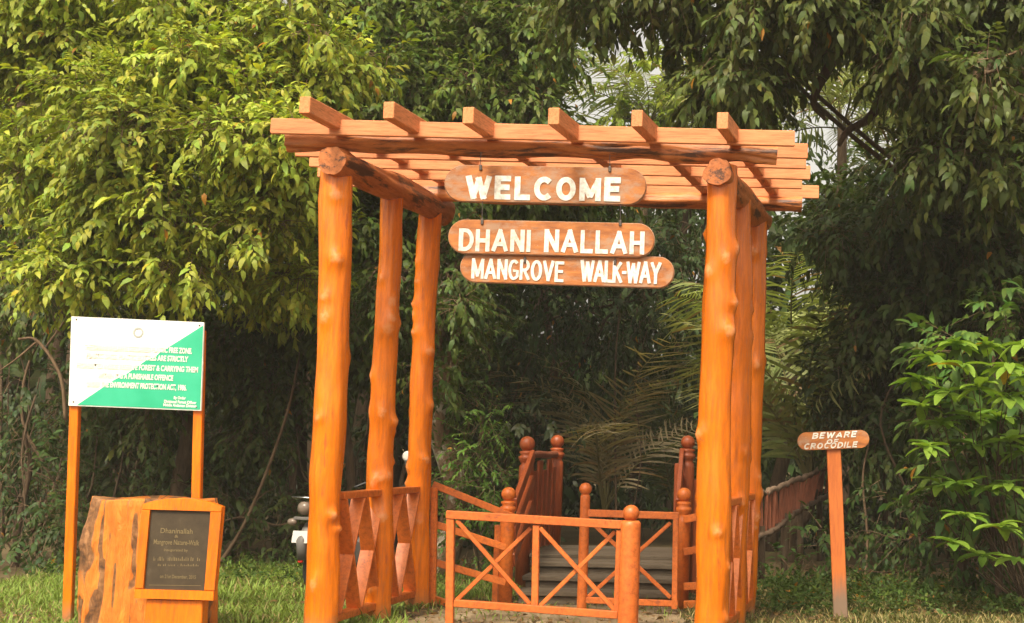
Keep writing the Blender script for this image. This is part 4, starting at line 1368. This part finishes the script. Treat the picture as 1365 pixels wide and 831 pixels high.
# ------------------------------------------------------------------ stems, lianas and dead branches under the left trees
def liana(pts, r, label, name='liana', m=STEM, side=()):
    pp = smooth_path([P(*p) for p in pts], 6)
    root = empty(name, (pp[0].x, pp[0].y, 0), label, name.replace('_', ' '))
    MB().tube(pp, [r * (1.1 - .5 * i / (len(pp) - 1)) for i in range(len(pp))], 7).build('stem', m, root, True)
    for sp in side:
        q = smooth_path([P(*p) for p in sp], 5)
        MB().tube(q, [r * .6 * (1.1 - .8 * i / (len(q) - 1)) for i in range(len(q))], 6).build('branch', m, root, True)
liana([(88, 560, 15.2), (80, 500, 15.2), (50, 455, 15.2), (24, 452, 15.1)], .022, 'pale forked dead branch arching at the left edge beside the notice', 'dead_branch',
      side=[[(50, 455, 15.2), (20, 480, 15.2), (-10, 500, 15.2)], [(62, 462, 15.2), (90, 420, 15.3), (100, 380, 15.4)]])
liana([(280, 770, 16.2), (330, 690, 16.2), (380, 560, 16.3), (400, 470, 16.4)], .022, 'slanting brown stem to the left of the front log post', 'slanting_stem')
liana([(10, 470, 15.8), (60, 400, 15.8), (100, 340, 15.7)], .02, 'thin straight twig slanting up at the left edge', 'dead_branch')
liana([(60, 620, 16.6), (30, 560, 16.6), (40, 480, 16.7), (90, 400, 16.8)], .02, 'thin hooked vine hanging behind the left notice post', 'vine')
liana([(395, 790, 17.6), (390, 650, 17.6), (402, 520, 17.6), (398, 400, 17.6)], .05, 'upright brown sapling stem left of the motorcycle', 'sapling_stem')
liana([(465, 790, 18), (468, 640, 18), (455, 500, 18), (470, 400, 18)], .06, 'upright dark sapling stem between the two left log posts', 'sapling_stem')
liana([(330, 770, 18.2), (318, 640, 18.2), (330, 500, 18.2), (310, 400, 18)], .05, 'upright dim sapling stem behind the slanting stem', 'sapling_stem')
liana([(240, 775, 18.6), (250, 640, 18.6), (235, 520, 18.6), (245, 400, 18.4)], .07, 'dim sapling stem in the gloom right of the notice', 'sapling_stem')
liana([(275, 705, 16.6), (320, 690, 16.6), (370, 700, 16.5), (400, 690, 16.5)], .015, 'fallen twigs lying across the gloom left of motorcycle', 'dead_branch', side=[[(320, 690, 16.6), (350, 660, 16.6), (370, 650, 16.6)]])
liana([(1150, 800, 16.4), (1156, 720, 16.5), (1150, 640, 16.6), (1158, 590, 16.7)], .018, 'slim brown stem just right of the crocodile warning post', 'sapling_stem')
liana([(1285, 800, 14.6), (1290, 720, 14.6), (1282, 640, 14.8), (1290, 560, 15)], .05, 'reddish brown stem inside the low right shrub', 'sapling_stem')
liana([(1400, 110, 14.2), (1260, 95, 14.3), (1160, 62, 14.4), (1080, 70, 14.5), (1020, 105, 14.6)], .11, 'thick dark limb arching out of the top right crown', 'tree_limb', BARK,
      side=[[(1190, 80, 14.4), (1165, 150, 14.5), (1130, 175, 14.5), (1118, 195, 14.5)], [(1120, 64, 14.4), (1085, 130, 14.5), (1100, 160, 14.5)]])
liana([(1390, 55, 13.0), (1320, 85, 13.0), (1290, 110, 13.0), (1285, 125, 13.0)], .014, 'bare pale twigs hanging in the top right corner', 'bare_twig',
      side=[[(1312, 88, 13), (1325, 105, 13), (1345, 110, 13)], [(1300, 95, 13), (1305, 112, 13), (1312, 120, 13)]])

def undergrowth():
    rg = np.random.default_rng(808)
    mb = MB()
    for i in range(70):
        px = rg.choice([rg.uniform(-20, 560), rg.uniform(1170, 1365), rg.uniform(600, 930)], p=[.66, .20, .14])
        D = rg.uniform(16.2, 20.5) if px < 600 or px > 940 else rg.uniform(20, 23)
        a = P(px, rg.uniform(700, 775), D)
        a.z = max(a.z, 0)
        b = P(px + rg.normal(0, 45), rg.uniform(380, 620), D + rg.normal(0, .4))
        r = rg.choice([.008, .012, .02, .035], p=[.35, .35, .2, .1])
        pt = wander(a, b, 3, .10, rg)
        mb.tube(pt, [r * (1.1 - .6 * k / (len(pt) - 1)) for k in range(len(pt))], 5)
    o = mb.build('undergrowth_stems', BARK, None, True)
    tag(o, 'tangle of bare brown stems in the shade under the trees', 'undergrowth', kind='stuff')
undergrowth()

# ------------------------------------------------------------------ the wood behind, read as one mass
def understorey():
    # knee to head high growth in the shade, between the lawn and the wood
    rg = np.random.default_rng(55)
    k = 0
    spots = [(60, 20.5), (170, 21.5), (280, 20.5), (390, 21.5), (480, 20.2), (560, 21), (640, 19.5), (960, 24), (1090, 22.5), (1180, 20.5), (1270, 20), (1360, 19.5), (720, 26), (850, 26)]
    where = ['far left behind the notice post', 'behind the left of the notice', 'behind the right notice post', 'left of the front log post', 'between the first two left log posts',
             'between the second and third left log posts', 'right of the mottled trunk', 'behind the right newel posts', 'behind the far slatted railing', 'behind the warning post',
             'deep behind the low right shrub', 'deep at the far right edge', 'beyond the deck on its left', 'beyond the deck on its right']
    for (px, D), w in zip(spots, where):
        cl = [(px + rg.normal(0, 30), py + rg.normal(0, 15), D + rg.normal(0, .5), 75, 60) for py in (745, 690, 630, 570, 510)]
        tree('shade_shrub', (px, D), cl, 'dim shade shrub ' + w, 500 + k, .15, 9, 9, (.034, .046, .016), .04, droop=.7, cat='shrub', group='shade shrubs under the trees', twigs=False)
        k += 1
understorey()
def canopy():
    # unseen leaf clumps added overhead to keep sky light off the understorey
    rg = np.random.default_rng(66)
    C, R = [], []
    for i in range(120):
        x, D = rg.uniform(-15, 7), rg.uniform(16.5, 29)
        z = rg.uniform(8.2, 11.5) + (D - 16) * .45
        q = np.array(MROT.transposed()) @ np.array([x, D, z - CAMH])
        px, py = CX + F * q[0] / -q[2], CY - F * q[1] / -q[2]
        if 640 < px < 1230 or (px >= 1230 and D < 21):
            continue
        C.append((x, D, z)); R.append((1.5, 1.5, .9))
    lf, _ = sprays(C, R, 6, rg, .26, K=8, base=(.06, .09, .022), twig=.6, droop=.6)
    o = leaf_mesh('shade_canopy', **lf, m=LEAF)
    tag(o, 'unseen leaf clumps added above the frame to shade the understorey', 'forest', kind='stuff')
canopy()
def forest():
    rg = np.random.default_rng(303)
    C, R = [], []
    for D, z1, step in ((27, 6.5, 1.7), (32, 12.5, 2.0), (38, 17, 2.3)):
        xa, xb = X(-500, D), X(1900, D)
        x = xa
        while x < xb:
            z = .8
            while z < z1:
                C.append((x + rg.normal(0, .4), D + rg.normal(0, .8), z + rg.normal(0, .3)))
                R.append((step * .75, step * .6, step * .62))
                z += step * .85
            x += step * .9
    C, R = np.array(C), np.array(R)
    # project, keep the gap of bright sky over the roof open
    keep = []
    Rt = np.array(MROT.transposed())
    for c in C:
        q = Rt @ (c - np.array([0, 0, CAMH]))
        px, py = CX + F * q[0] / -q[2], CY - F * q[1] / -q[2]
        keep.append(not (735 < px < 950 and py < 165) and not (960 < px < 1080 and py < 80) and not (1020 < px < 1200 and 40 < py < 210))
    keep = np.array(keep)
    lf, _ = sprays(C[keep], R[keep], 2.9, rg, .42, K=7, base=(.055, .085, .02), twig=.8, droop=.6, yellow=.002)
    o = leaf_mesh('forest', **lf, m=LEAF)
    tag(o, 'dim green forest closing off the view behind everything', 'forest', kind='stuff')
    mb = MB()
    for i in range(46):
        D = rg.uniform(22, 34)
        x = rg.uniform(X(-200, D), X(1600, D))
        if X(690, D) < x < X(1210, D):
            continue
        mb.tube(wander((x, D, -.1), (x + rg.normal(0, .5), D, rg.uniform(13, 18)), 3, .15, rg), [.13 * (1.2 - .07 * k) for k in range(13)], 7)
    t = mb.build('forest_trunks', BARK, None, True)
    tag(t, 'dim trunks standing inside the forest mass', 'forest', kind='stuff')
forest()

# ------------------------------------------------------------------ grass and ground cover
def grass():
    rg = np.random.default_rng(404)
    n = 170000
    D = rg.uniform(10.2, 16.6, n)
    x = rg.uniform(-7.4, 3.2, n)
    path = (x > -2.85 + .15 * np.sin(D * 3)) & (x < -.45 + .12 * np.sin(D * 4)) & (D < 13.2)
    thin = np.where(path, rg.random(n) < .05, True)
    patch = .5 + .5 * np.sin(x * 2.3 + np.sin(D * 1.7)) * np.sin(D * 2.9 + x)
    thin &= rg.random(n) < (.22 + .78 * patch)
    edge = np.where(x < -2, 15.6, 14.4) + .35 * np.sin(x * 3.1)
    thin &= (D < edge) | (rg.random(n) < .12)
    D, x, patch = D[thin], x[thin], patch[thin]
    n = len(D)
    pos = np.stack([x, D, np.zeros(n)], 1)
    a = rg.uniform(0, 6.28, n)
    lean = rg.uniform(.1, .9, n)
    d = np.stack([np.cos(a) * lean, np.sin(a) * lean, np.ones(n)], 1)
    up = np.stack([np.cos(a), np.sin(a), -lean * .5], 1) * -1
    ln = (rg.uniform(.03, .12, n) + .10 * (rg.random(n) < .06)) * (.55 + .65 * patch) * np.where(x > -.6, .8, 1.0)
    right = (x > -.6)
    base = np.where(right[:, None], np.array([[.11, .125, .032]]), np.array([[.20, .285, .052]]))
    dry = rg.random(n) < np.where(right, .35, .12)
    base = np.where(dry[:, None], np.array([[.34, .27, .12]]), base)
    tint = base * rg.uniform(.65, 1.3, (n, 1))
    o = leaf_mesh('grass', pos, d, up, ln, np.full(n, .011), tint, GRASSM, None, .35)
    tag(o, 'short rough grass along the foot of the gateway', 'grass', kind='stuff')
    # broad leaved weeds
    n = 900
    D = np.concatenate([rg.uniform(12.6, 15.4, 600), rg.uniform(13.8, 15.8, 300)])
    x = np.concatenate([rg.uniform(.15, 3.2, 600), rg.uniform(-7.4, -3.4, 300)])
    C = np.stack([x, D, rg.uniform(.02, .10, n)], 1)
    R = np.stack([rg.uniform(.05, .12, n)] * 3, 1)
    lf, _ = sprays(C, R, 60, rg, .055, K=6, base=(.075, .12, .024), twig=.10, droop=.0, yellow=.02, aspect=.55)
    lf['pos'][:, 2] = np.maximum(lf['pos'][:, 2], .02)
    o = leaf_mesh('ground_cover', **lf, m=LEAF)
    tag(o, 'low broad leaved weeds at the edge of the wood', 'weeds', kind='stuff')
    # dead leaves on the ground
    n = 9000
    D = rg.uniform(10.4, 18, n)
    x = rg.uniform(-7.5, 3.5, n)
    pos = np.stack([x, D, rg.uniform(.012, .03, n)], 1)
    a = rg.uniform(0, 6.28, n)
    d = np.stack([np.cos(a), np.sin(a), rg.normal(0, .15, n)], 1)
    up = np.stack([rg.normal(0, .25, n), rg.normal(0, .25, n), np.ones(n)], 1)
    ln = rg.uniform(.04, .10, n)
    tint = np.array([[.22, .13, .06]]) * rg.uniform(.5, 1.5, (n, 1))
    o = leaf_mesh('leaf_litter', pos, d, up, ln, ln * .45, tint, LEAF, None, .1)
    tag(o, 'dry brown leaves scattered on the ground', 'leaf litter', kind='stuff')
grass()

# ------------------------------------------------------------------ thin warm haze volume added to lift the dark tones
def haze(density):
    m = bpy.data.materials.new("warm_haze")
    m.use_nodes = True
    nt = m.node_tree
    nt.nodes.clear()
    out = nt.nodes.new('ShaderNodeOutputMaterial')
    pv = nt.nodes.new('ShaderNodeVolumePrincipled')
    pv.inputs['Color'].default_value = (1.0, .95, .86, 1)
    pv.inputs['Density'].default_value = density
    nt.links.new(pv.outputs[0], out.inputs['Volume'])
    x0, x1, y0, y1, z0, z1 = -40, 32, -4, 46, -1.2, 26
    v = [(x, y, z) for z in (z0, z1) for y in (y0, y1) for x in (x0, x1)]
    f = [(0, 2, 3, 1), (4, 5, 7, 6), (0, 1, 5, 4), (2, 6, 7, 3), (0, 4, 6, 2), (1, 3, 7, 5)]
    o = mesh('haze', v, f, m)
    tag(o, 'thin warm haze added to lift the shadows', 'haze', kind='stuff')
haze(.0010)
